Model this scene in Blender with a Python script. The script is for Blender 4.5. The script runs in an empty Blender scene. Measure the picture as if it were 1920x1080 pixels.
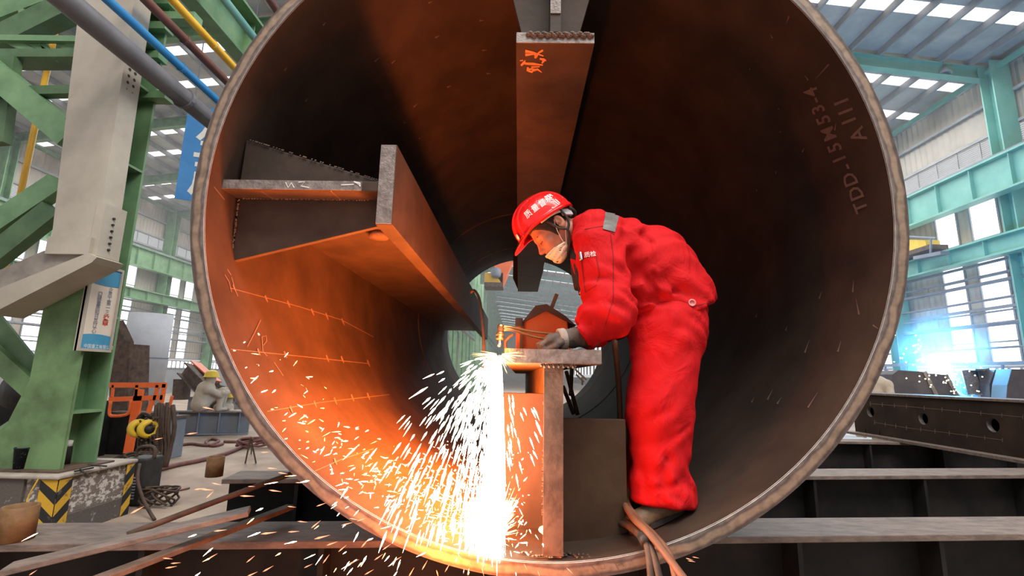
import bpy, bmesh, math, random
import numpy as np
from mathutils import Vector, Matrix
from mathutils.bvhtree import BVHTree
from mathutils.geometry import tessellate_polygon
random.seed(7); rng = np.random.default_rng(7)
SC = bpy.context.scene; COL = SC.collection

# ---------------------------------------------------------------- camera, world, lights, exposure
FPX = 908.29
CM = np.array([[1.0, -0.0166, 0.0163], [0.0132, -0.1799, -0.9836], [0.0193, 0.9835, -0.1796]])
CM = np.linalg.svd(CM)[0] @ np.linalg.svd(CM)[2]
cd = bpy.data.cameras.new('camera'); cam = bpy.data.objects.new('camera', cd); COL.objects.link(cam)
cd.sensor_width = 36; cd.lens = FPX / 1920 * 36; cd.clip_start = 0.02; cd.clip_end = 300
cam.matrix_world = Matrix(CM.tolist()).to_4x4()
SC.camera = cam
W = bpy.data.worlds.new('sky'); SC.world = W; W.use_nodes = True
bg = W.node_tree.nodes['Background']; bg.inputs[0].default_value = (0.93, 0.96, 1.0, 1); bg.inputs[1].default_value = 0.5
SC.view_settings.view_transform = 'Standard'; SC.view_settings.look = 'None'
SC.view_settings.gamma = 1; SC.view_settings.use_curve_mapping = False
SC.view_settings.exposure = 0.4
SC.cycles.max_bounces = 6; SC.cycles.diffuse_bounces = 3; SC.cycles.glossy_bounces = 3
SC.cycles.transmission_bounces = 3; SC.cycles.transparent_max_bounces = 12
SC.cycles.caustics_reflective = False; SC.cycles.caustics_refractive = False
SC.cycles.sample_clamp_indirect = 4.0
SC.cycles.use_denoising = True

def light(name, kind, loc, energy, color, size=0.1, rot=None, sy=None):
    l = bpy.data.lights.new(name, kind); l.energy = energy; l.color = color
    if kind == 'AREA':
        l.shape = 'RECTANGLE'; l.size = size; l.size_y = sy or size
    else:
        l.shadow_soft_size = size
    o = bpy.data.objects.new(name, l); COL.objects.link(o); o.location = loc
    if rot: o.rotation_euler = rot
    return o

# ---------------------------------------------------------------- pixel rays -> points at real depth
def ray(px, py): return CM @ np.array([px - 960, 540 - py, -FPX])
def PY(px, py, Y): r = ray(px, py); return Vector(r * Y / r[1])
def PZ(px, py, Z): r = ray(px, py); return Vector(r * Z / r[2])
def PX(px, py, X): r = ray(px, py); return Vector(r * X / r[0])

FIRE = (1.0, 0.19, 0.02)
light('torch_flame', 'POINT', (-0.062, 1.885, 0.125), 2.2, (1.0, 0.3, 0.06), 0.02)
light('cutting_fire_high', 'POINT', (-0.10, 2.06, -0.02), 14, FIRE, 0.05)
light('cutting_fire_middle', 'POINT', (-0.17, 2.08, -0.28), 27, FIRE, 0.08)
light('cutting_fire_low', 'POINT', (-0.22, 2.12, -0.50), 32, FIRE, 0.09)
light('spark_column_upper', 'POINT', (-0.13, 2.40, -0.26), 20, FIRE, 0.08)
light('spark_column_lower', 'POINT', (-0.17, 2.46, -0.50), 30, FIRE, 0.10)
light('spark_fan_fill', 'AREA', (-0.15, 2.42, -0.26), 88, FIRE, 0.30, (0, math.radians(90), 0), 0.26)  # one-sided area lamp added to light the left wall and spare the top
light('spark_fan_fill', 'AREA', (-0.20, 3.0, -0.30), 40, FIRE, 0.30, (0, math.radians(90), 0), 0.4)  # second added one-sided lamp, further into the pipe
light('deep_wall_fill', 'POINT', (-0.26, 3.2, -0.34), 22, FIRE, 0.12)  # added fill so the orange light reaches deeper into the pipe
light('wall_spark_glow', 'POINT', (-0.85, 2.22, -0.12), 12, FIRE, 0.12)
light('wall_spark_glow', 'POINT', (-0.62, 2.62, -0.32), 14, FIRE, 0.12)
light('wall_spark_glow', 'POINT', (-0.60, 3.20, -0.05), 14, FIRE, 0.12)
light('spark_spill_glow', 'POINT', (-0.25, 1.70, -0.62), 36, FIRE, 0.08)
light('welding_arc_light', 'POINT', PY(1768, 688, 10.45), 1700, (0.05, 0.46, 1.0), 0.3)
light('near_bay_fill', 'AREA', (2.0, -1.5, 9.5), 1500, (1.0, 0.94, 0.87), 9, (math.radians(14), 0, 0), 5)  # added unseen area lamp above and behind the camera, front fill from overhead
for lx, ly, le in ((8.0, 20.0, 1900), (-14.0, 23.0, 1900), (2.0, 44.0, 1900), (-13.0, 46.0, 1200)):
    light('skylight_row', 'AREA', (lx, ly, 9.7), le, (0.98, 0.99, 1.0), 13, None, 16)

# ---------------------------------------------------------------- mesh helpers
class MB:
    def __init__(s): s.v = []; s.f = []
    def add(s, vs, fs):
        o = len(s.v); s.v += [Vector(v) for v in vs]; s.f += [tuple(i + o for i in f) for f in fs]; return s
    def box(s, lo, hi):
        (a, b, c), (d, e, f) = lo, hi
        return s.add([(a,b,c),(d,b,c),(d,e,c),(a,e,c),(a,b,f),(d,b,f),(d,e,f),(a,e,f)],
                     [(0,3,2,1),(4,5,6,7),(0,1,5,4),(1,2,6,5),(2,3,7,6),(3,0,4,7)])
    def bar(s, p, q, w, h, up=(0,0,1)):          # rectangular bar from p to q, w across, h along up
        p, q = Vector(p), Vector(q); d = (q - p).normalized(); u = Vector(up)
        x = d.cross(u)
        if x.length < 1e-4: x = d.cross(Vector((1,0,0)))
        x.normalize(); u = x.cross(d)
        vs = []
        for c in (p, q):
            for a, b in ((-1,-1),(1,-1),(1,1),(-1,1)): vs.append(c + x*a*w/2 + u*b*h/2)
        return s.add(vs, [(0,3,2,1),(4,5,6,7),(0,1,5,4),(1,2,6,5),(2,3,7,6),(3,0,4,7)])
    def prism(s, poly, d):                        # polygon (3D points) pushed along d
        d = Vector(d); n = len(poly); a = [Vector(p) for p in poly]
        tris = tessellate_polygon([a])
        return s.add(a + [p + d for p in a], [tuple(t) for t in tris] + [tuple(i + n for i in reversed(t)) for t in tris]
                     + [(i, i + n, (i+1) % n + n, (i+1) % n) for i in range(n)])
    def tube(s, pts, r, n=8, smooth=3, cap=True):
        pts = [Vector(p) for p in pts]
        rr = r if isinstance(r, (list, tuple)) else [r] * len(pts)
        if smooth > 1 and len(pts) > 2:
            o, ro = [], []
            for i in range(len(pts) - 1):
                p0, p1, p2, p3 = pts[max(i-1,0)], pts[i], pts[i+1], pts[min(i+2,len(pts)-1)]
                for k in range(smooth):
                    t = k / smooth
                    o.append(0.5*((2*p1)+(p2-p0)*t+(2*p0-5*p1+4*p2-p3)*t*t+(3*p1-p0-3*p2+p3)*t**3)); ro.append(rr[i]*(1-t)+rr[i+1]*t)
            o.append(pts[-1]); ro.append(rr[-1]); pts, rr = o, ro
        vs, fs = [], []; ref = Vector((0.3, 0.2, 0.93))
        for i, p in enumerate(pts):
            d = (pts[min(i+1,len(pts)-1)] - pts[max(i-1,0)])
            d = d.normalized() if d.length > 1e-9 else Vector((0,0,1))
            x = d.cross(ref)
            if x.length < 0.05: x = d.cross(Vector((1,0,0)))
            x.normalize(); y = d.cross(x); ref = -x.cross(d) if False else ref
            for k in range(n):
                a = 2*math.pi*k/n; vs.append(p + (x*math.cos(a) + y*math.sin(a))*rr[i])
        for i in range(len(pts)-1):
            for k in range(n):
                a, b = i*n+k, i*n+(k+1)%n; fs.append((a, b, b+n, a+n))
        if cap: fs += [tuple(reversed(range(n))), tuple((len(pts)-1)*n+k for k in range(n))]
        return s.add(vs, fs)
    def lathe(s, prof, c=(0,0,0), ax=(0,0,1), n=24, caps=True):   # prof: (radius, height) along ax from c
        ax = Vector(ax).normalized(); x = ax.cross(Vector((0,1,0)))
        if x.length < 0.1: x = ax.cross(Vector((1,0,0)))
        x.normalize(); y = ax.cross(x); c = Vector(c); vs, fs = [], []
        for r, h in prof:
            for k in range(n):
                a = 2*math.pi*k/n; vs.append(c + ax*h + (x*math.cos(a)+y*math.sin(a))*r)
        for i in range(len(prof)-1):
            for k in range(n):
                a, b = i*n+k, i*n+(k+1)%n; fs.append((a, b, b+n, a+n))
        if caps and prof[0][0] > 1e-5: fs.append(tuple(reversed(range(n))))
        if caps and prof[-1][0] > 1e-5: fs.append(tuple((len(prof)-1)*n+k for k in range(n)))
        return s.add(vs, fs)
    def build(s, name, m, parent=None, smooth=False, bevel=0, **kw):
        me = bpy.data.meshes.new(name)
        off = Vector((0,0,0)); p = parent
        while p is not None: off = off + p.location; p = p.parent
        me.from_pydata([v - off for v in s.v], [], s.f); me.validate()
        o = bpy.data.objects.new(name, me); COL.objects.link(o)
        if m: me.materials.append(m)
        if parent: o.parent = parent
        if smooth: me.polygons.foreach_set('use_smooth', [True]*len(me.polygons))
        else:
            b = bmesh.new(); b.from_mesh(me); bmesh.ops.recalc_face_normals(b, faces=b.faces); b.to_mesh(me); b.free()
        if bevel:
            md = o.modifiers.new('bevel', 'BEVEL'); md.width = bevel; md.segments = 2; md.limit_method = 'ANGLE'
        for k, v in kw.items(): o[k] = v
        return o

def tag(o, label=None, cat=None, group=None, kind=None):
    if label: o['label'] = label
    if cat: o['category'] = cat
    if group: o['group'] = group
    if kind: o['kind'] = kind
    return o
def empty(name, loc=(0,0,0), label=None, cat=None, group=None, kind=None):
    o = bpy.data.objects.new(name, None); COL.objects.link(o); o.location = loc; o.empty_display_size = 0.1
    return tag(o, label, cat, group, kind)
def copy_tree(o, parent=None):
    c = o.copy(); COL.objects.link(c)
    if parent: c.parent = parent
    for ch in list(o.children): copy_tree(ch, c)
    return c

# ---------------------------------------------------------------- materials
def mat(name, c1, c2=None, rough=0.6, metal=0.0, scale=6, detail=5, bump=0.0, bscale=None, spec=0.4, stretch=None, lo=0.35, hi=0.65):
    m = bpy.data.materials.new(name); m.use_nodes = True; nt = m.node_tree; N = nt.nodes; L = nt.links
    b = N['Principled BSDF']; b.inputs['Roughness'].default_value = rough; b.inputs['Metallic'].default_value = metal
    b.inputs['Specular IOR Level'].default_value = spec
    if c2 is None: b.inputs['Base Color'].default_value = (*c1, 1)
    tc = N.new('ShaderNodeTexCoord'); mp = N.new('ShaderNodeMapping'); L.new(tc.outputs['Object'], mp.inputs[0])
    if stretch: mp.inputs['Scale'].default_value = stretch
    if c2 is not None:
        n = N.new('ShaderNodeTexNoise'); n.inputs['Scale'].default_value = scale; n.inputs['Detail'].default_value = detail
        n.inputs['Roughness'].default_value = 0.62
        L.new(mp.outputs[0], n.inputs['Vector'])
        r = N.new('ShaderNodeValToRGB'); r.color_ramp.elements[0].position = lo; r.color_ramp.elements[1].position = hi
        r.color_ramp.elements[0].color = (*c1, 1); r.color_ramp.elements[1].color = (*c2, 1)
        L.new(n.outputs[0], r.inputs[0]); L.new(r.outputs[0], b.inputs['Base Color'])
    if bump:
        n2 = N.new('ShaderNodeTexNoise'); n2.inputs['Scale'].default_value = bscale or scale*4; n2.inputs['Detail'].default_value = 4
        L.new(mp.outputs[0], n2.inputs['Vector'])
        bp = N.new('ShaderNodeBump'); bp.inputs['Strength'].default_value = bump; bp.inputs['Distance'].default_value = 0.02
        L.new(n2.outputs[0], bp.inputs['Height']); L.new(bp.outputs[0], b.inputs['Normal'])
    return m
def emit(name, col, strength, sample=False):
    m = bpy.data.materials.new(name); m.use_nodes = True; nt = m.node_tree
    b = nt.nodes['Principled BSDF']; b.inputs['Base Color'].default_value = (0.02,0.02,0.02,1)
    b.inputs['Emission Color'].default_value = (*col, 1); b.inputs['Emission Strength'].default_value = strength
    if not sample: m.cycles.emission_sampling = 'NONE'
    return m
def srgb(r, g, b): return tuple(((c/255+0.055)/1.055)**2.4 if c > 10 else c/255/12.92 for c in (r, g, b))

M = {}
M['mill'] = mat('mill_scale_steel', (0.030,0.020,0.016), (0.052,0.034,0.025), rough=0.7, scale=3, bump=0.06, spec=0.06)
M['plate'] = mat('steel_plate', (0.040,0.028,0.022), (0.068,0.046,0.035), rough=0.62, scale=5, bump=0.08, spec=0.2)
M['cut_edge'] = mat('flame_cut_edge', (0.14,0.115,0.105), (0.27,0.235,0.22), rough=0.55, scale=22, bump=0.25, metal=0.3)
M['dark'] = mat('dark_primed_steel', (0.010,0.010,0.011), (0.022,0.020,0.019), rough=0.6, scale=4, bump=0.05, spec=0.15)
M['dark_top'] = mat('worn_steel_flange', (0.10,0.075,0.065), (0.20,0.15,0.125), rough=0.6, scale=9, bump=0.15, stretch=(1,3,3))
M['rust'] = mat('rusty_steel', (0.06,0.037,0.027), (0.14,0.09,0.065), rough=0.75, scale=9, bump=0.2)
M['brownplate'] = mat('brown_steel_plate', (0.055,0.030,0.018), (0.085,0.048,0.030), rough=0.7, scale=4, bump=0.08, spec=0.15)
M['bluegrey_dark'] = mat('dark_blue_grey_plate', (0.055,0.048,0.055), (0.085,0.075,0.085), rough=0.65, scale=3)
M['rustbrown'] = mat('brown_rust', (0.13,0.06,0.02), (0.22,0.12,0.05), rough=0.7, scale=12, bump=0.15)
M['green'] = mat('green_paint', (0.115,0.225,0.11), (0.19,0.33,0.17), rough=0.5, scale=2.6, bump=0.05)
M['green_dirty'] = mat('dirty_green_paint', (0.075,0.125,0.05), (0.17,0.29,0.13), rough=0.55, scale=2.2, detail=8, bump=0.08, lo=0.3, hi=0.58)
M['green_dark'] = mat('deep_green_paint', (0.06,0.115,0.055), (0.11,0.19,0.095), rough=0.55, scale=3)
M['teal'] = mat('teal_paint', (0.15,0.37,0.31), (0.21,0.45,0.38), rough=0.5, scale=1.2)
M['beige'] = mat('beige_paint', (0.36,0.32,0.265), (0.46,0.415,0.35), rough=0.55, scale=2.5, detail=8, bump=0.03)
M['beige_shaded'] = mat('shaded_beige_paint', (0.20,0.17,0.15), (0.34,0.30,0.26), rough=0.6, scale=4)  # beige darkened: shade of the recessed sloping web put into the colour
M['cladding'] = mat('wall_cladding', (0.42,0.37,0.31), (0.52,0.46,0.39), rough=0.6, scale=0.8)
M['roofsheet'] = mat('roof_sheet', (0.42,0.43,0.44), (0.55,0.55,0.55), rough=0.45, scale=1.5, metal=0.2)
M['purlin'] = mat('galvanised_purlin', (0.28,0.28,0.29), (0.36,0.36,0.37), rough=0.5, scale=2)
M['concrete'] = mat('concrete_floor', (0.26,0.19,0.145), (0.43,0.335,0.26), rough=0.75, scale=1.1, detail=8, bump=0.05)
M['skypane'] = emit('skylight_pane', (1.0,0.99,0.98), 1.3, True)
M['winpane'] = emit('window_daylight', (0.97,0.99,1.0), 2.0, True)
M['louvre'] = mat('louvre_metal', (0.42,0.38,0.35), (0.5,0.46,0.42), rough=0.6, scale=3)
M['greypipe'] = mat('grey_pipe_paint', (0.10,0.10,0.115), (0.14,0.14,0.155), rough=0.45, scale=3)
M['bluepipe'] = mat('blue_pipe_paint', (0.03,0.22,0.50), (0.05,0.27,0.55), rough=0.4, scale=3)
M['brownpipe'] = mat('brown_pipe_paint', (0.12,0.05,0.04), (0.16,0.07,0.055), rough=0.45, scale=3)
M['yellowpipe'] = mat('yellow_pipe_paint', (0.66,0.34,0.02), (0.75,0.42,0.04), rough=0.4, scale=3)
M['orange'] = mat('orange_paint', (0.72,0.11,0.015), (0.80,0.15,0.03), rough=0.45, scale=4)
M['yellow'] = mat('yellow_paint', (0.72,0.46,0.03), (0.8,0.55,0.05), rough=0.4, scale=5)
M['black'] = mat('black_paint', (0.012,0.012,0.012), (0.03,0.028,0.026), rough=0.6, scale=10)
M['rubber'] = mat('rubber_cable', (0.045,0.028,0.02), (0.085,0.05,0.035), rough=0.65, scale=14)
M['hose_orange'] = mat('orange_brown_hose', (0.13,0.05,0.025), (0.18,0.075,0.04), rough=0.6, scale=10)
M['red_hose'] = mat('dark_red_hose', (0.13,0.05,0.05), (0.2,0.08,0.07), rough=0.6, scale=10)
M['white'] = mat('white_paint', (0.78,0.77,0.74), (0.85,0.84,0.8), rough=0.6, scale=6)
M['signface'] = mat('sign_cream_print', (0.72,0.62,0.52), (0.76,0.66,0.56), rough=0.4, scale=3)
M['signblue'] = mat('sign_blue_print', (0.05,0.27,0.46), (0.07,0.31,0.50), rough=0.4, scale=3)
M['ink'] = mat('blue_ink', (0.10,0.12,0.2), rough=0.5)
M['redink'] = mat('red_ink', (0.7,0.08,0.05), rough=0.5)
M['bannerblue'] = mat('banner_blue', (0.05,0.24,0.58), (0.07,0.28,0.62), rough=0.6, scale=3)
M['chalk'] = mat('chalk_line', (0.13,0.085,0.065), rough=0.9)
M['chalk_faint'] = mat('faint_chalk', (0.20,0.13,0.10), rough=0.9)
M['paintmark'] = mat('brown_paint_marking', (0.10,0.065,0.05), (0.14,0.09,0.07), rough=0.8, scale=30)
M['orangechalk'] = mat('orange_paint_marking', (0.62,0.22,0.09), (0.7,0.28,0.12), rough=0.8, scale=40)
M['metal'] = mat('bright_metal', (0.6,0.6,0.6), rough=0.25, metal=1.0)
M['brass'] = mat('brass', (0.55,0.28,0.12), rough=0.3, metal=0.9)
M['tank'] = mat('primed_grey_shell', (0.27,0.27,0.29), (0.34,0.34,0.36), rough=0.6, scale=1)
M['fuzzgrey'] = mat('dusty_blue_grey_steel', (0.16,0.17,0.20), (0.22,0.23,0.26), rough=0.6, scale=2)
M['spark'] = emit('white_hot_spark', (1.0,0.82,0.56), 14)
M['spark_core'] = emit('white_hot_jet', (1.0,0.90,0.70), 30)
M['spark_gold'] = emit('golden_spark', (1.0,0.60,0.20), 5)
M['spark_orange'] = emit('orange_spark', (1.0,0.30,0.15), 1.8)
M['bluearc'] = emit('welding_arc', (0.55,0.9,1.0), 60)

# ---------------------------------------------------------------- projecting flat print onto real surfaces
def bvh_of(o):
    dg = bpy.context.evaluated_depsgraph_get(); me = o.evaluated_get(dg).to_mesh()
    off = Vector((0,0,0)); p = o
    while p is not None: off = off + p.location; p = p.parent
    t = BVHTree.FromPolygons([v.co + off for v in me.vertices], [tuple(p.vertices) for p in me.polygons]); return t
def hit(bvh, px, py, lift=0.003):
    d = Vector(ray(px, py)).normalized(); l, n, i, dist = bvh.ray_cast(Vector((0,0,0)), d)
    if l is None: return None
    if n.dot(d) > 0: n = -n
    return l + n*lift
def stroke(mb, bvh, pts, w, lift=0.003, step=8):           # a painted line following the surface, widths in pixels of the photo
    ww = w if isinstance(w, (list, tuple)) else [w]*len(pts)
    P, Wd = [], []
    for i in range(len(pts)-1):
        (x0,y0),(x1,y1) = pts[i], pts[i+1]; n = max(1, int(math.hypot(x1-x0,y1-y0)/step))
        for k in range(n): P.append((x0+(x1-x0)*k/n, y0+(y1-y0)*k/n)); Wd.append(ww[i]+(ww[i+1]-ww[i])*k/n)
    P.append(pts[-1]); Wd.append(ww[-1])
    vs = []
    for i,(x,y) in enumerate(P):
        a, b = P[max(i-1,0)], P[min(i+1,len(P)-1)]; dx,dy = b[0]-a[0], b[1]-a[1]; l = math.hypot(dx,dy) or 1
        nx,ny = -dy/l*Wd[i]/2, dx/l*Wd[i]/2
        p, q = hit(bvh, x+nx, y+ny, lift), hit(bvh, x-nx, y-ny, lift)
        if p is None or q is None: return
        vs += [p, q]
    mb.add(vs, [(2*i, 2*i+1, 2*i+3, 2*i+2) for i in range(len(P)-1)])
def patch(mb, bvh, quad, nu=6, nv=6, lift=0.004):          # four pixel corners -> a patch lying on the surface
    vs = []
    for j in range(nv+1):
        for i in range(nu+1):
            u, v = i/nu, j/nv
            x = (quad[0][0]*(1-u)+quad[1][0]*u)*(1-v)+(quad[3][0]*(1-u)+quad[2][0]*u)*v
            y = (quad[0][1]*(1-u)+quad[1][1]*u)*(1-v)+(quad[3][1]*(1-u)+quad[2][1]*u)*v
            p = hit(bvh, x, y, lift)
            vs.append(p)
    ok = [q for q in ((j*(nu+1)+i, j*(nu+1)+i+1, (j+1)*(nu+1)+i+1, (j+1)*(nu+1)+i) for j in range(nv) for i in range(nu)) if all(vs[k] is not None for k in q)]
    mb.add([p if p is not None else (0,0,0) for p in vs], ok)
    if ok: used = sorted({k for q in ok for k in q}); mp_ = {k: i for i, k in enumerate(used)}; n0 = len(mb.v)-len(vs); keep = [mb.v[n0+k] for k in used]; nf = len(mb.f)-len(ok); mb.v = mb.v[:n0]+keep; mb.f = mb.f[:nf]+[tuple(n0+mp_[k] for k in q) for q in ok]
def text_mesh(s, size=1.0, bold=0.0):
    cu = bpy.data.curves.new('lettering', 'FONT'); cu.body = s; cu.size = size; cu.align_x = 'CENTER'; cu.align_y = 'CENTER'
    cu.resolution_u = 2; cu.offset = bold
    o = bpy.data.objects.new('lettering', cu); COL.objects.link(o)
    dg = bpy.context.evaluated_depsgraph_get(); dg.update()
    me = bpy.data.meshes.new_from_object(o.evaluated_get(dg))
    vs = [tuple(v.co) for v in me.vertices]; fs = [tuple(p.vertices) for p in me.polygons]
    bpy.data.objects.remove(o); bpy.data.meshes.remove(me); return vs, fs
def text_on(mb, bvh, s, centre, size, ang, lift=0.003, bold=0.0, sx=1.0):       # pixel centre, pixel size, angle (deg, clockwise in the picture)
    vs, fs = text_mesh(s, size, bold); a = math.radians(ang); out = []
    for x, y, z in vs:
        x *= sx
        p = hit(bvh, centre[0] + x*math.cos(a) + y*math.sin(a), centre[1] + x*math.sin(a) - y*math.cos(a), lift)
        if p is None: return
        out.append(p)
    mb.add(out, fs)
def text_at(mb, s, org, ux, uy, size, bold=0.0):                                # text in a plane given by two unit vectors
    vs, fs = text_mesh(s, size, bold); org, ux, uy = Vector(org), Vector(ux), Vector(uy)
    mb.add([org + ux*x + uy*y for x, y, z in vs], fs)

# ---------------------------------------------------------------- implicit surfaces for bodies and clothes
def smin(a, b, k):
    h = np.clip(0.5 + 0.5*(b-a)/k, 0, 1); return b*(1-h) + a*h - k*h*(1-h)
def smax(a, b, k): return -smin(-a, -b, k)
def cap(P, a, b, ra, rb, ys=1.0):              # tapered capsule; ys > 1 widens it along Y
    S = np.array([1, 1/ys, 1]); a = np.asarray(a, float)*S; b = np.asarray(b, float)*S; Q = P*S
    ba = b-a; h = np.clip(((Q-a)@ba)/max(ba@ba, 1e-9), 0, 1)
    return np.linalg.norm(Q - a - h[...,None]*ba, axis=-1) - (ra + (rb-ra)*h)
def ell(P, c, r, R=None):
    q = P - np.asarray(c, float)
    if R is not None: q = q @ R
    r = np.asarray(r, float); k0 = np.linalg.norm(q/r, axis=-1); k1 = np.linalg.norm(q/(r*r), axis=-1)
    return k0*(k0-1)/np.maximum(k1, 1e-6)
def plane(P, p, n):
    n = np.asarray(n, float); n = n/np.linalg.norm(n); return (P - np.asarray(p, float)) @ n
def nets(fn, lo, hi, h):
    ax = [np.arange(lo[i], hi[i]+h, h) for i in range(3)]
    P = np.stack(np.meshgrid(*ax, indexing='ij'), -1); F = fn(P).astype(np.float64); s = F < 0
    nx, ny, nz = F.shape; acc = np.zeros((nx-1,ny-1,nz-1,3)); cnt = np.zeros((nx-1,ny-1,nz-1))
    for d in range(3):
        o = [q for q in range(3) if q != d]
        A = [slice(None)]*3; B = [slice(None)]*3; A[d] = slice(0,-1); B[d] = slice(1,None)
        fa, fb = F[tuple(A)], F[tuple(B)]; cr = s[tuple(A)] != s[tuple(B)]
        t = np.where(cr, fa/np.where(cr, fa-fb, 1), 0)
        pts = P[tuple(A)].copy(); pts[..., d] += t*h; pts = np.where(cr[...,None], pts, 0)
        for i in (0,1):
            for j in (0,1):
                S = [slice(None)]*3; n = [nx,ny,nz]
                S[o[0]] = slice(i, n[o[0]]-1+i); S[o[1]] = slice(j, n[o[1]]-1+j)
                acc += pts[tuple(S)]; cnt += cr[tuple(S)]
    act = cnt > 0; idx = -np.ones(act.shape, int); idx[act] = np.arange(act.sum())
    V = acc[act]/cnt[act][:,None]; faces = []
    for d in range(3):
        o = [q for q in range(3) if q != d]
        A = [slice(1,-1)]*3; A[d] = slice(0,-1); B = [slice(1,-1)]*3; B[d] = slice(1,None)
        sa, sb = s[tuple(A)], s[tuple(B)]; I = np.argwhere(sa != sb)
        if not len(I): continue
        fl = sa[tuple(I.T)]
        base = I.copy(); base[:, o[0]] += 1; base[:, o[1]] += 1
        q = []
        for i, j in ((-1,-1),(0,-1),(0,0),(-1,0)):
            c = base.copy(); c[:, o[0]] += i; c[:, o[1]] += j; q.append(idx[tuple(c.T)])
        q = np.stack(q, 1); flip = fl if d != 1 else ~fl
        q[~flip] = q[~flip][:, ::-1]; faces.append(q)
    fc = np.concatenate(faces); fc = fc[(fc >= 0).all(1)]
    return V, fc
def smooth_mesh(V, Fq, it=2):
    for _ in range(it):
        acc = np.zeros_like(V); c = np.zeros(len(V))
        for k in range(4):
            a, b = Fq[:,k], Fq[:,(k+1)%4]
            np.add.at(acc, a, V[b]); np.add.at(acc, b, V[a]); np.add.at(c, a, 1); np.add.at(c, b, 1)
        V = 0.5*V + 0.5*acc/np.maximum(c,1)[:,None]
    return V
def sdf_obj(name, fn, lo, hi, h, m, parent, sm=2, disp=None):
    V, Fq = nets(fn, lo, hi, h); V = smooth_mesh(V, Fq, sm)
    mb = MB(); off = Vector((0,0,0)); p = parent
    while p is not None: off = off + p.location; p = p.parent
    me = bpy.data.meshes.new(name); me.from_pydata((V - np.array(off)).tolist(), [], Fq.tolist()); me.validate()
    me.polygons.foreach_set('use_smooth', [True]*len(me.polygons)); me.materials.append(m)
    o = bpy.data.objects.new(name, me); COL.objects.link(o); o.parent = parent
    return o
# ================================================================ SETTING
FZ = -1.45; XR, XL, XC = 15.7, -23.1, -3.7; BAY = 5.2; YB = 14.7
def roofz(x): return 10.45 + 0.122*((XR - x) if x > XC else (x - XL))
tag(MB().box((XL-0.5, -12, FZ-0.2), (XR+0.5, 146, FZ)).build('floor', M['concrete']), 'dusty beige concrete floor of the workshop', kind='structure')

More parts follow.
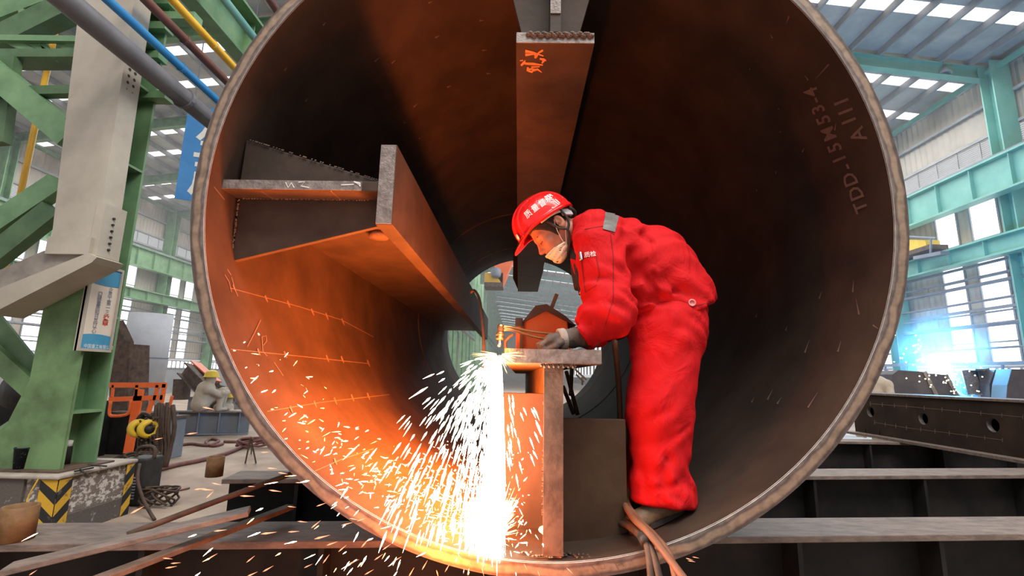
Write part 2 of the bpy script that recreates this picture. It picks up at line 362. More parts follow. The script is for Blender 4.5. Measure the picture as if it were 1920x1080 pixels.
def corr(mb, X, y0, y1, z0, z1, sgn, pitch=0.26, d=0.035):      # corrugated sheet standing in the plane X
    ys = [y0]; 
    while ys[-1] + pitch/2 < y1 - 1e-3: ys.append(ys[-1] + pitch/2)
    ys.append(y1); vs = []
    for i, y in enumerate(ys):
        x = X - sgn*(d if i % 2 else 0)
        vs += [(x, y, z0), (x, y, z1)]
    mb.add(vs, [(2*i, 2*i+2, 2*i+3, 2*i+1) for i in range(len(ys)-1)])
win_n = 0
for side, X, sgn in (('right', XR, 1), ('left', XL, -1)):
    wall = tag(MB().box((X if sgn > 0 else X-0.25, 3, FZ), (X+0.25 if sgn > 0 else X, 145, 0.12)).build('wall_'+side, M['tank']),
               'tall clad side wall of the workshop with strip windows', kind='structure')
    for k in range(-2, 25):
        Y0 = YB + BAY*k; Y1 = Y0 + BAY
        mb = MB(); corr(mb, X, Y0, Y1, 8.18, roofz(X)+0.1, sgn); mb.build('cladding_panel', M['cladding'], wall)
        mb = MB(); corr(mb, X, Y0, Y1, 6.35, 7.5, sgn)
        w = [(Y0+0.72, Y0+1.72), (Y0+2.22, Y0+3.12)]
        for a, b in ((Y0, w[0][0]), (w[0][1], w[1][0]), (w[1][1], Y1)): corr(mb, X, a, b, 0.75, 6.35, sgn)
        mb.build('cladding_panel', M['cladding'] if k > -9 else None, wall)
        lv = MB()
        for i in range(9):
            z = 7.55 + i*0.07; lv.add([(X-sgn*0.02,Y0,z+0.06),(X-sgn*0.02,Y1,z+0.06),(X-sgn*0.10,Y1,z),(X-sgn*0.10,Y0,z)], [(0,1,2,3)])
        lo = lv.build('louvre_blades', M['louvre'], wall); lo['kind'] = 'stuff'
        fr = MB()
        for i in range(7): y = Y0 + BAY*i/6; fr.box((X-sgn*0.13-0.015, y-0.02, 7.5), (X-sgn*0.13+0.015, y+0.02, 8.2))
        fr.build('louvre_frame', M['purlin'], wall, kind='stuff')
        if k <= 4:
            for a, b in w:
                win_n += 1
                wf = MB()
                for z in (0.75, 1.42, 2.5, 3.6, 4.9, 6.3): wf.box((X-0.05, a, z-0.025), (X+0.05, b, z+0.025))
                for y in (a, b): wf.box((X-0.05, y-0.03, 0.75), (X+0.05, y+0.03, 6.35))
                wo = tag(wf.build('window_%d' % win_n, M['purlin']), 'tall strip window in the %s side wall' % side, kind='structure')
                for z0, z1 in ((0.75,1.42),(1.42,2.5),(2.5,3.6),(3.6,4.9),(4.9,6.35)):
                    MB().add([(X,a,z0),(X,b,z0),(X,b,z1),(X,a,z1)], [(0,1,2,3)]).build('pane', M['winpane'], wo)
            win_n += 1
            wf = MB()
            for z in (0.12, 0.6, 0.75): wf.box((X-0.06, Y0, z-0.03), (X+0.06, Y1, z+0.03))
            for i in range(14): y = Y0+BAY*i/13; wf.box((X-0.05, y-0.035, 0.12), (X+0.05, y+0.035, 0.6))
            wo = tag(wf.build('window_%d' % win_n, M['purlin']), 'low band of small panes along the foot of the %s wall' % side, kind='structure')
            pm = MB()
            for i in range(13):
                if sgn > 0 and k in (-1, 0): MB().add([(X,Y0+BAY*i/13,0.15),(X,Y0+BAY*(i+1)/13,0.15),(X,Y0+BAY*(i+1)/13,0.57),(X,Y0+BAY*i/13,0.57)], [(0,1,2,3)]).build('pane', M['winpane'], wo); continue
                pm.add([(X,Y0+BAY*i/13,0.15),(X,Y0+BAY*(i+1)/13,0.15),(X,Y0+BAY*(i+1)/13,0.57),(X,Y0+BAY*i/13,0.57)], [(0,1,2,3)])
            if pm.v: pm.build('small_panes', M['winpane'], wo, kind='stuff')
        else:
            pm = MB()
            for a, b in w: pm.add([(X,a,0.75),(X,b,0.75),(X,b,6.35),(X,a,6.35)], [(0,1,2,3)])
            pm.build('far_panes', M['winpane'], wall, kind='stuff')
    for z in (9.26, 8.2, 7.48, 6.36, 2.5): MB().box((X-sgn*0.16-0.03, 4, z-0.04), (X-sgn*0.16+0.03, 144, z+0.06)).build('girt', M['purlin'], wall)
    # pipes along the wall
    for z, r in ((3.95,0.05),(3.55,0.035),(3.3,0.06),(2.75,0.04),(2.35,0.03),(1.95,0.07),(1.2,0.035)):
        MB().tube([(X-sgn*0.45,6,z),(X-sgn*0.45,60,z)], r, 6, 1).build('wall_pipe', M['fuzzgrey'], wall)
    # columns
    for k in range(-1, 12):
        Y = YB - 0.35 + BAY*k; c = MB(); xa, xb = sorted((X-sgn*0.15, X-sgn*0.75))
        c.box((xa, Y-0.16, FZ), (xb, Y-0.12, 10.3)).box((xa, Y+0.24, FZ), (xb, Y+0.28, 10.3)).box(((xa+xb)/2-0.02, Y-0.13, FZ), ((xa+xb)/2+0.02, Y+0.25, 10.3))
        tag(c.build('wall_column', M['teal' if side == 'right' else 'green']), 'green steel column standing against the %s wall' % side, kind='structure', group='columns along the %s wall' % side)
    # crane runway girder and the lower rail beam
    gm = M['teal'] if side == 'right' else M['green']
    for nm, z0, z1, xo in (('crane_girder', 5.86, 6.95, 0.95), ('rail_beam', 4.00, 4.56, 0.85)):
        x = X - sgn*xo
        r = tag(MB().box((x-0.03, 4, z0), (x+0.03, 143, z1)).build(nm, gm), 'green steel %s running along the %s wall' % (nm.replace('_',' '), side), kind='structure')
        for z in (z0, z1): MB().box((x-0.2, 4, z-0.03), (x+0.2, 143, z+0.03)).build('flange', gm, r)
        for i in range(24):
            y = 6+i*1.3; MB().box((x-0.16 if sgn>0 else x, y-0.012, z0), (x if sgn>0 else x+0.16, y+0.012, z1)).build('stiffener', gm, r)
        if nm == 'crane_girder': MB().box((x-0.04, 4, z1+0.03), (x+0.04, 143, z1+0.15)).build('rail', M['fuzzgrey'], r)
tag(MB().box((XL, 144, FZ), (XR, 144.3, 13)).build('wall_back', M['cladding']), 'far end wall of the workshop', kind='structure')

# roof
ceil = empty('ceiling', (0,0,0), 'metal sheet roof with purlins and rows of translucent skylight panes', None, None, 'structure')
strips = []
for k in range(-2, 25):
    for o in (1.3, 3.25): strips.append(YB + BAY*k + o)
strips = sorted(y for y in strips if 5 < y < 142); SW = 0.24
def slope_quad(mb, xa, xb, y0, y1, dz=0.0, t=0.05):
    za, zb = roofz(xa) if xa != XC else 10.45+0.122*(XR-XC), roofz(xb) if xb != XC else 10.45+0.122*(XR-XC)
    mb.add([(xa,y0,za+dz),(xb,y0,zb+dz),(xb,y1,zb+dz),(xa,y1,za+dz),(xa,y0,za+dz+t),(xb,y0,zb+dz+t),(xb,y1,zb+dz+t),(xa,y1,za+dz+t)],
           [(0,1,2,3),(7,6,5,4),(0,4,5,1),(1,5,6,2),(2,6,7,3),(3,7,4,0)])
ys = [4.0] + [v for y in strips for v in (y-SW, y+SW)] + [144.0]
for xa, xb in ((XC, XR+0.3), (XL-0.3, XC)):
    for i in range(0, len(ys), 2):
        mb = MB(); slope_quad(mb, xa, xb, ys[i], ys[i+1]); mb.build('roof_sheet', M['roofsheet'], ceil)
NP = 20
px_r = [XR - 0.97*i for i in range(NP)]; px_l = [XL + 0.97*i for i in range(NP)]
rest = MB()
for lst, sg in ((px_r, -1), (px_l, 1)):
    for i in range(NP):
        x = lst[i]; z = roofz(x)
        MB().box((x-0.035, 4, z-0.22), (x+0.035, 144, z-0.005)).build('purlin', M['purlin'], ceil)
        x2 = x + sg*0.97
        for y in strips:
            mb = MB(); vis = (sg < 0 and 10 < y < 19 and x > 8.5) or (sg > 0 and 15 < y < 30 and x < -15)
            a, b = sorted((x+sg*0.04, x2-sg*0.04))
            slope_quad(mb if vis else rest, a, b, y-SW, y+SW, 0.005, 0.02)
            if vis: mb.build('skylight_pane', M['skypane'], ceil)
rest.build('far_skylight_panes', M['skypane'], ceil, kind='stuff')
for k in range(-2, 25):
    Y = YB + BAY*k
    if Y < 4: continue
    for xa, xb in ((XC, XR), (XL, XC)):
        za, zb = (12.817 if xa == XC else roofz(xa)) - 0.22, (12.817 if xb == XC else roofz(xb)) - 0.22
        r = MB(); w = 0.42
        for dz, hw, hh in ((0, 0.13, 0.03), (-w, 0.13, 0.03)):
            r.bar((xa, Y, za+dz), (xb, Y, zb+dz), 2*hw, hh)
        r.bar((xa, Y, za-w/2), (xb, Y, zb-w/2), 0.03, w)
        r.build('rafter', M['teal'] if xa == XC else M['green'], ceil)
for sg, X in ((1, XR), (-1, XL)):
    MB().box((X-sg*0.5-0.06, 5, 10.02), (X-sg*0.5+0.06, 143, 10.16)).build('eaves_strut', M['teal'] if sg>0 else M['green'], ceil)
# small lamp hanging under the right rafter
lp = empty('bay_lamp', PY(1770, 128, 14.6), 'small round bay lamp hanging under the teal roof beam at right', 'lamp')
MB().lathe([(0.02,0.28),(0.03,0.0),(0.09,-0.02),(0.2,-0.22),(0.19,-0.22),(0.02,-0.1)], lp.location, n=16).build('shade', M['tank'], lp, True)

# row of columns down the middle beyond the near one
for k in range(0, 24):
    Y = 9.6 + BAY*k
    c = MB(); c.box((-4.4,Y,FZ),(-3.9,Y+0.04,12.3)).box((-4.4,Y+0.36,FZ),(-3.9,Y+0.4,12.3)).box((-4.17,Y,FZ),(-4.13,Y+0.4,12.3))
    tag(c.build('middle_column', M['green']), 'green steel column in the row down the middle of the hall', kind='structure', group='middle column row')

# thin dusty haze hanging in the far part of the hall
hz = bpy.data.materials.new('workshop_haze'); hz.use_nodes = True; nt = hz.node_tree; nt.nodes.remove(nt.nodes['Principled BSDF'])
vs_ = nt.nodes.new('ShaderNodeVolumeScatter'); vs_.inputs['Color'].default_value = (0.95,0.97,1,1); vs_.inputs['Density'].default_value = 0.005; vs_.inputs['Anisotropy'].default_value = 0.2
nt.links.new(vs_.outputs[0], nt.nodes['Material Output'].inputs['Volume'])
hzo = tag(MB().box((XL+0.3, 9.2, FZ+0.02), (XR-0.2, 74.5, 9.6)).build('haze', hz), 'thin bluish dust haze filling the far hall', 'haze', None, 'stuff')
# ================================================================ NEAR LEFT: column, plinth, pipes
pl = empty('concrete_plinth', (-4.5, 4.8, FZ), 'scratched white-painted concrete plinth with yellow and black hazard stripes under the green column', 'plinth')
m = mat('scraped_white_concrete', (0.20,0.165,0.145), (0.62,0.58,0.54), rough=0.85, scale=16, detail=9, bump=0.3, bscale=40, stretch=(1.6,1,1.6), lo=0.50, hi=0.56)
mdk = mat('dark_scraped_concrete', (0.115,0.095,0.085), (0.36,0.33,0.31), rough=0.85, scale=15, detail=9, bump=0.3, bscale=40, lo=0.62, hi=0.68)
mtop = mat('dusty_concrete_top', (0.30,0.26,0.22), (0.46,0.41,0.36), rough=0.85, scale=5, bump=0.2)
PX0, PY0, PY1, PZT = -3.95, 4.36, 5.2, -0.915
b = MB(); b.prism([(PX0,PY0,FZ),(PX0,PY1,FZ),(PX0,PY1,FZ+0.18),(PX0,PY0,FZ+0.18)], (-2.4,0,0)); b.build('footing', mdk, pl, bevel=0.01)
MB().box((-6.3,PY0+0.025,FZ+0.17),(PX0-0.02,PY1-0.02,PZT-0.03)).build('block', m, pl, bevel=0.012)
MB().box((-6.3,PY0-0.002,FZ+0.17),(PX0-0.3,PY0+0.03,PZT-0.03)).build('dark_front_layer', mdk, pl)  # thin front layer in a darker copy of the block's concrete
MB().box((-6.35,PY0-0.03,PZT-0.035),(PX0+0.02,PY1+0.02,PZT)).build('top_slab', mtop, pl, bevel=0.012)
my = mat('worn_yellow_paint', (0.13,0.10,0.07), (0.62,0.36,0.03), rough=0.7, scale=13, detail=8, lo=0.33, hi=0.42)
mk = mat('worn_black_paint', (0.02,0.02,0.02), (0.12,0.11,0.1), rough=0.7, scale=13, detail=8, lo=0.6, hi=0.72)
def hazard(org, u, w, h, n, sl, nrm):       # chevron stripes: quads in the plane (org, u, Z), each its own part
    u = Vector(u); o = Vector(org); s = h/n
    for i in range(n+2):
        z0, z1 = (i-1)*s, i*s
        q = [(0, z0), (w, z0+sl), (w, z1+sl), (0, z1)]
        q = [(a, min(max(z,0),h)) for a, z in q]
        if abs(q[0][1]-q[3][1]) + abs(q[1][1]-q[2][1]) < 1e-4: continue
        P = [o + u*a + Vector((0,0,z)) for a, z in q]
        if (P[0]-P[3]).length < 1e-5: P = P[:3]
        elif (P[1]-P[2]).length < 1e-5: P = [P[0],P[1],P[3]]
        MB().prism(P, Vector(nrm)*0.004).build('yellow_stripe' if i % 2 else 'black_stripe', my if i % 2 else mk, pl)
H = PZT-0.04-FZ
hazard((PX0+0.003, PY0, FZ), (0,1,0), 0.13, H, 5, 0.12, (1,0,0))
hazard((PX0, PY0-0.006, FZ), (-1,0,0), 0.15, H, 5, 0.12, (0,-1,0))
hazard((PX0+0.003, PY1-0.10, FZ), (0,1,0), 0.10, H, 5, 0.10, (1,0,0))
MB().tube([PY(75,893,4.34), PY(62,915,4.33), PY(52,935,4.33), PY(50,960,4.33)], 0.006, 6).build('yellow_wire', M['yellow'], pl)

colm = empty('green_column', (-4.3, 4.75, PZT), 'large green painted steel H column on the concrete plinth', 'column', None, 'structure')
CX0, CX1, CY0, CY1 = -4.54, -4.10, 4.52, 4.90
MB().box((CX0,CY0,PZT),(CX1,CY0+0.03,12.2)).build('flange', M['green_dirty'], colm)
MB().box((CX0,CY1-0.03,PZT),(CX1,CY1,12.2)).build('flange', M['green'], colm)
MB().box((-4.34,CY0+0.03,PZT),(-4.31,CY1-0.03,12.2)).build('web', M['green'], colm)
for py_, px_ in ((600,240),(770,180),(310,240),(20,300),(90,290),(175,280)):
    z = PX(px_, py_, -4.12)[2]
    MB().box((-4.31,CY0+0.03,z-0.012),(CX1+0.0,CY1-0.03,z+0.012)).build('stiffener', M['green'], colm)
MB().prism([(CX0,CY0-0.01,-0.15),(CX0-0.12,CY0-0.01,-0.52),(CX0-0.32,CY0-0.01,-0.72),(CX0-0.2,CY0-0.01,PZT),(CX1,CY0-0.01,PZT),(CX1,CY0-0.01,-0.15)], (0,0.012,0)).build('gusset_plate', M['green_dirty'], colm)
MB().box((-4.95,4.42,PZT),(-4.02,5.02,PZT+0.015)).build('base_plate', M['rust'], colm)
for p, q, w, h, mm in [((140,262),(-40,110),0.20,0.26,'green'),((110,345),(-20,432),0.12,0.22,'green'),((100,395),(-20,490),0.12,0.22,'green_dark'),
                       ((62,715),(-30,600),0.03,0.30,'green_dark'),((75,735),(-30,640),0.16,0.17,'green_dirty'),((45,800),(-30,850),0.14,0.2,'green'),((240,170),(-30,175),0.1,0.1,'green_dark')]:
    MB().bar(PY(*p,4.72), PY(*q,4.72), h if False else w, h, (0,1,0) if False else (0,0,1)).build('brace', M[mm], colm)
MB().bar(PY(98,572,4.7), PY(-10,578,4.7), 0.05, 0.09).build('brace', M['green_dark'], colm)
# overhead girder framing at the top left
for p, q, w, h, mm, Y in [((200,-20),(-30,95),0.2,0.28,'green_dark',5.2),((165,75),(-30,72),0.05,0.07,'green',4.8),((165,112),(-30,112),0.25,0.10,'green_dark',4.9),
                       ((100,-10),(-30,40),0.15,0.25,'green',5.6),((160,20),(30,75),0.12,0.2,'green_dark',5.6),((55,78),(110,112),0.04,0.06,'green',4.85),((80,78),(98,112),0.04,0.06,'green',4.85),((110,80),(150,108),0.04,0.06,'green',4.85),((22,110),(0,270),0.1,0.16,'green_dark',4.8),((20,78),(75,104),0.05,0.08,'green',4.85),((42,20),(54,72),0.05,0.07,'green',5.4)]:
    MB().bar(PY(*p,Y), PY(*q,Y), w, h).build('top_framing', M[mm], colm)
# crane girder over the column row
g = tag(MB().box((-4.02,4.6,4.35),(-3.99,143,4.9)).build('middle_crane_girder', M['green']), 'green plate girder carried over the column row above the pipes', kind='structure')
MB().box((-4.1,4.6,4.9),(-3.78,143,4.94)).build('flange', M['green'], g)
MB().box((-4.1,4.6,4.33),(-3.9,143,4.36)).build('flange', M['green'], g)
for i in range(30): MB().box((-3.99,5.0+i*1.1,4.36),(-3.86,5.02+i*1.1,4.9)).build('stiffener', M['green'], g)

# beige box member with its sloping brace
bx = empty('beige_box_duct', (-4.1, 4.25, 1.0), 'tall beige box-section member in front of the green column with a sloping lower arm', 'duct')
def PYv(pts, Y): return [PY(x, y, Y) for x, y in pts]
MB().prism([(-4.535,4.2,4.6),(-3.93,4.2,4.6),(-3.845,4.2,1.02),(-4.26,4.2,1.02)], (0,0.22,0)).build('box_shell', M['beige'], bx, bevel=0.008)
MB().box((-3.90,4.19,1.0),(-3.82,4.44,1.5)).build('splice_plate', M['beige'], bx)
for i in range(6): MB().lathe([(0.012,0),(0.012,0.014),(0,0.016)], (-3.82,4.30,1.08+i*0.06), (1,0,0), 8).build('rivet', M['black'], bx)
for i in range(6):
    for j in (0,1): MB().lathe([(0.016,0),(0.016,0.014),(0,0.016)], (-3.9,4.27+j*0.07,2.7+i*0.07), (1,0,0), 8).build('bolt', M['black'], bx)
MB().prism(PYv([(82,470),(160,468),(165,476),(-20,562),(-20,515)],4.2), (0,0.15,0)).build('sloping_web', M['beige_shaded'], bx)
MB().prism(PYv([(165,474),(182,482),(172,492),(-20,590),(-20,548)],4.14), (0,0.3,0)).build('sloping_arm', M['beige'], bx)
MB().box((-4.255,4.15,1.0),(-3.86,4.2,1.16)).build('shoe', M['beige'], bx)

# notice board on the column flange edges
nb = empty('notice_board', (-4.07, 4.6, 0.3), 'framed cream notice board with blue ends and vertical lettering on the green column', 'sign')
Xs = -4.07; A = PX(172,492,Xs); B = PX(232,507,Xs); Cc = PX(205,663,Xs); D = PX(143,655,Xs)
y0, y1, z0, z1 = (A[1]+D[1])/2, (B[1]+Cc[1])/2, (D[2]+Cc[2])/2, (A[2]+B[2])/2
MB().box((Xs-0.02,y0,z0),(Xs,y1,z1)).build('board', M['signface'], nb)
f = MB(); t = 0.025
f.box((Xs-0.03,y0,z0),(Xs+0.015,y0+t,z1)).box((Xs-0.03,y1-t,z0),(Xs+0.015,y1,z1)).box((Xs-0.03,y0+t,z0),(Xs+0.015,y1-t,z0+t)).box((Xs-0.03,y0+t,z1-t),(Xs+0.015,y1-t,z1))
f.build('frame', M['beige'], nb)
hh, ww = z1-z0, y1-y0
def band(zlo, zhi, curve):       # blue end with a curved edge
    n = 10; up = [(Xs+0.002, y0+t+(ww-2*t)*i/n, zhi + curve*math.sin(math.pi*(0.15+0.7*i/n))) for i in range(n+1)]
    lo = [(Xs+0.002, y0+t+(ww-2*t)*i/n, zlo) for i in range(n, -1, -1)]
    return MB().prism(up+lo, (0.002,0,0))
band(z1-t, z1-0.21*hh, -0.02).build('blue_top_band', M['signblue'], nb)
band(z0+t, z0+0.17*hh, 0.025).build('blue_bottom_band', M['signblue'], nb)
cs = hh*0.048
for s, col_y, ztop in (('企 员 工 第 一 三', y0+ww*0.70, z1-0.27*hh), ('口 碑 量 质 知 日 品 以 心', y0+ww*0.40, z1-0.34*hh)):
    tx = MB()
    for i, ch in enumerate(s.split()): text_at(tx, ch, (Xs+0.003, col_y, ztop-i*cs*1.12), (0,1,0), (0,0,1), cs*1.3)
    tx.build('lettering', M['ink'], nb)
tx = MB()
for i, ch in enumerate('违章'): text_at(tx, ch, (Xs+0.003, y0+ww*0.70, z1-0.27*hh-(6.1+i)*cs*1.15), (0,1,0), (0,0,1), cs*1.5, 0.004)
tx.build('red_lettering', M['redink'], nb)
tx = MB(); text_at(tx, '中国重工有限公司', (Xs+0.005, y0+ww*0.62, z0+0.055*hh), (0,1,0), (0,0,1), 0.042); tx.build('small_lettering', M['white'], nb)

# round number plate on the column web
rp = empty('round_number_plate', (-4.3,4.7,1.7), 'round blue plate with white number 29 on the green column', 'sign')
c = PX(212,342,-4.305); 
MB().lathe([(0.13,0),(0.13,0.012),(0.0,0.013)], (-4.31,c[1]-0.02,c[2]), (1,0,0), 28).build('disc', M['bannerblue'], rp)
tx = MB(); text_at(tx, '29', (-4.293,c[1]-0.02,c[2]), (0,1,0), (0,0,1), 0.15, 0.003); tx.build('number', M['white'], rp)

# service pipes on brackets along the column row: direction of the building axis
def service(name, p, Y, r, m, lab, y0=-6.0, y1=40):
    c = PY(*p, Y); t = empty(name, (c[0], Y, c[2]), lab, 'pipe')
    MB().tube([(c[0],y0,c[2]),(c[0],y1,c[2])], r, 16, 1).build('run', M[m], t, True)
    for y in (4.75, 9.95, 15.1): MB().lathe([(r,-0.02),(r*1.18,-0.02),(r*1.18,0.02),(r,0.02)], (c[0],y,c[2]), (0,1,0), 16).build('collar', M[m], t)
    return c
service('grey_pipe', (312,157), 4.48, 0.099, 'greypipe', 'thick dark grey service pipe slanting past the beige box member')
service('blue_pipe', (308,97), 4.48, 0.042, 'bluepipe', 'thin blue service pipe above the thick grey one')
service('brown_pipe', (315,42), 4.48, 0.047, 'brownpipe', 'dark red-brown service pipe above the blue one')
service('yellow_pipe', (372,53), 4.48, 0.040, 'yellowpipe', 'bright yellow service pipe nearest the big steel pipe')
service('teal_pipe', (445,30), 5.4, 0.05, 'teal', 'pale teal service pipe at the top beside the pipe rim')
service('maroon_pipe', (505,-2), 5.4, 0.05, 'brownpipe', 'dark maroon service pipe end at the very top beside the rim')
br = empty('pipe_bracket_set', (-3.9,4.9,2.6), 'green brackets holding the service pipes on the column', 'bracket')
for (xa, xb, y_) in ((240,318,182),(262,306,108),(268,318,54),(268,325,8),(305,372,36)):
    p, q = PY(xa,y_,4.85), PY(xb,y_,4.85); MB().bar(p, (q[0],4.85,p[2]), 0.14, 0.09).build('bracket', M['green'], br)
# orange-brown vertical gas pipe behind the braces
c = PY(65,240,5.6)
tag(MB().tube([(c[0],5.6,-1.3),(c[0],5.6,5.5)], 0.034, 10, 1).build('gas_riser_pipe', M['yellowpipe'], None, True), 'thin orange-yellow upright pipe behind the green braces', 'pipe')

# blue hanging banner
bn = empty('blue_banner', PY(350,300,9.4), 'blue hanging banner with white characters partly hidden behind the pipe rim', 'banner')
A, D = PY(352,215,9.4), PY(327,372,9.4); xw = 1.15; u = Vector((0.92,0.39,0))
P = [Vector((D[0],9.4,A[2]+0.25)), Vector((D[0],9.4,A[2]+0.25))+u*xw, Vector((D[0],9.4,D[2]))+u*xw, Vector((D[0],9.4,D[2]))]
nrm = Vector((0.39,-0.92,0)); MB().prism(P, -nrm*0.02).build('cloth', M['bannerblue'], bn)
for i, ch in enumerate('生产'):
    tx = MB(); text_at(tx, ch, Vector((D[0],9.4,D[2]+1.28-i*0.8))+u*0.62+nrm*0.01, u, (0,0,1), 0.85, 0.02)
    tx.build('lettering', M['white'], bn)

for k in (0.1, 1.05): MB().tube([P[0]+u*k, P[0]+u*k+Vector((0,0,8.0))], 0.012, 6, 1).build('hanging_rope', M['fuzzgrey'], bn)
# cup and bottle on the plinth
cp = empty('dark_cup', PZ(36,882,PZT), 'dark patterned paper cup standing at the left of the plinth top', 'cup')
MB().lathe([(0.045,0),(0.062,0.19),(0.066,0.19),(0.064,0.2),(0.058,0.2),(0.045,0.02),(0,0.02)], cp.location, n=20).build('cup_body', mat('speckled_cup', (0.01,0.012,0.018), (0.25,0.3,0.4), scale=55, lo=0.6, hi=0.68), cp, True)
bo = empty('small_bottle', PZ(122,873,PZT), 'small dark bottle with white cap beside the column foot', 'bottle')
MB().lathe([(0.035,0),(0.036,0.12),(0.034,0.17),(0.02,0.2),(0.02,0.22)], bo.location, n=16).build('bottle_body', M['black'], bo, True)
MB().lathe([(0.03,0.17),(0.032,0.23),(0.0,0.235)], bo.location, n=12).build('bottle_cap', M['white'], bo, True)
for i, (a, b) in enumerate((((150,880),(160,888)),((165,872),(200,874)),((140,884),(175,877)))):
    tag(MB().bar(PZ(*a,PZT+0.012), PZ(*b,PZT+0.012), 0.012, 0.012).build('steel_offcut', M['black']), ['thin dark steel offcut lying nearest the plinth corner', 'thin dark steel offcut lying right of the column foot', 'thin dark steel offcut lying between the bottle and the front flange'][i], 'offcut', 'steel offcuts on the plinth')
# ================================================================ THE BIG STEEL PIPE
RC = (0.10, 0.757); RI, RO = 1.415, 1.473; P0, P1 = 1.90, 8.9
pipe = empty('steel_pipe', (RC[0], P0, RC[1]), 'huge open-ended steel pipe section lying on the dark cross beams around the worker', 'pipe')
NS = 192
def ring(mb, ra, ya, rb, yb, n=NS, flip=False):
    vs = []
    for r, y in ((ra, ya), (rb, yb)):
        for k in range(n):
            a = 2*math.pi*k/n; vs.append((RC[0]+r*math.cos(a), y, RC[1]+r*math.sin(a)))
    fs = [(k, (k+1)%n, n+(k+1)%n, n+k) for k in range(n)]
    if flip: fs = [tuple(reversed(f)) for f in fs]
    mb.add(vs, fs)
sh = MB(); ysg = np.linspace(P0, P1, 15)
for a, b in zip(ysg[:-1], ysg[1:]): ring(sh, RI, a, RI, b)
for a, b in zip(ysg[:-1], ysg[1:]): ring(sh, RO, a, RO, b, flip=True)
ring(sh, RI, P1, RO, P1)
mi = M['mill']
shell = sh.build('shell', mi, pipe, True)
# cut end face: banded brown-grey, bands follow the circle
mr = bpy.data.materials.new('machined_pipe_end'); mr.use_nodes = True; nt = mr.node_tree; N, L = nt.nodes, nt.links
b = N['Principled BSDF']; b.inputs['Roughness'].default_value = 0.5; b.inputs['Specular IOR Level'].default_value = 0.35
tc = N.new('ShaderNodeTexCoord'); sp = N.new('ShaderNodeSeparateXYZ'); L.new(tc.outputs['Object'], sp.inputs[0])
cx = N.new('ShaderNodeCombineXYZ'); L.new(sp.outputs[0], cx.inputs[0]); L.new(sp.outputs[2], cx.inputs[2])
ln = N.new('ShaderNodeVectorMath'); ln.operation = 'LENGTH'; L.new(cx.outputs[0], ln.inputs[0])
nz = N.new('ShaderNodeTexNoise'); nz.inputs['Scale'].default_value = 7; nz.inputs['Detail'].default_value = 6; L.new(tc.outputs['Object'], nz.inputs['Vector'])
wob = N.new('ShaderNodeMath'); wob.operation = 'MULTIPLY_ADD'; wob.inputs[1].default_value = 0.045; L.new(nz.outputs[0], wob.inputs[0]); L.new(ln.outputs['Value'], wob.inputs[2])
mr_ = N.new('ShaderNodeMapRange'); mr_.inputs[1].default_value = RI+0.018; mr_.inputs[2].default_value = RO+0.027; L.new(wob.outputs[0], mr_.inputs[0])
cr = N.new('ShaderNodeValToRGB'); E_ = cr.color_ramp.elements
E_[0].position = 0; E_[0].color = (0.22,0.20,0.185,1); E_[1].position = 1; E_[1].color = (0.11,0.085,0.075,1)
for p, c in ((0.16,(0.17,0.145,0.13,1)),(0.30,(0.10,0.075,0.07,1)),(0.42,(0.25,0.185,0.135,1)),(0.66,(0.24,0.175,0.125,1)),(0.80,(0.075,0.055,0.05,1))):
    e = E_.new(p); e.color = c
L.new(mr_.outputs[0], cr.inputs[0])
# fine tooling scratches around the end
n2 = N.new('ShaderNodeTexNoise'); n2.inputs['Scale'].default_value = 26; n2.inputs['Detail'].default_value = 5; L.new(tc.outputs['Object'], n2.inputs['Vector'])
mx = N.new('ShaderNodeMix'); mx.data_type = 'RGBA'; mx.blend_type = 'MULTIPLY'; mx.inputs[0].default_value = 0.7
r2 = N.new('ShaderNodeValToRGB'); r2.color_ramp.elements[0].position = 0.3; r2.color_ramp.elements[0].color = (0.45,0.42,0.4,1); r2.color_ramp.elements[1].position = 0.6; r2.color_ramp.elements[1].color = (1.15,1.12,1.1,1)
L.new(n2.outputs[0], r2.inputs[0]); L.new(cr.outputs[0], mx.inputs[6]); L.new(r2.outputs[0], mx.inputs[7]); L.new(mx.outputs[2], b.inputs['Base Color'])
rm = MB(); ring(rm, RI+0.004, P0, RO, P0, flip=True); ring(rm, RI, P0+0.004, RI+0.004, P0, flip=True)
rm.build('cut_end_face', mr, pipe)
eg = MB(); ring(eg, RI-0.001, P0+0.004, RI+0.0035, P0-0.001, flip=True); eg.build('bright_inner_edge', mat('ground_edge', (0.26,0.24,0.23), (0.42,0.39,0.37), rough=0.5, metal=0.2, scale=20), pipe)
for y, w in ((6.25, 0.03), (8.0, 0.03)):
    ws = MB(); ring(ws, RI, y-w, RI-0.009, y); ring(ws, RI-0.009, y, RI, y+w); ws.build('weld_seam', M['rust'], pipe, True)
bv = bvh_of(shell)
# chalk layout lines and ticks on the lit wall
ck = MB()
for row, tk in (([(430,540),(560,575),(640,600),(700,632)], [(438,540),(498,560),(540,570),(585,585),(612,593),(642,603)]),
                ([(432,655),(560,668),(690,682)], [(484,660),(534,665),(613,672),(641,674),(690,681)]),
                ([(500,772),(600,755),(730,740)], [(545,768),(590,758),(628,752),(660,746),(690,743)]),
                ([(590,884),(640,862),(700,842)], [(628,866)])):
    stroke(ck, bv, row, 1.3, 0.002)
    for x, y in tk: stroke(ck, bv, [(x-2,y-6),(x,y),(x+3,y+7)], [2.2,3,1.2], 0.003, 4)
for l in ([(420,515),(428,528),(433,548)], [(433,520),(440,545),(445,556)], [(395,345),(380,343),(362,338)] if False else [(425,505),(432,516)], [(463,650),(476,625),(488,600)], [(493,648),(499,640),(498,630),(490,632),(492,660),(500,668)], [(513,680),(530,705)], [(400,350),(420,375)]):
    stroke(ck, bv, l, 1.1, 0.003)
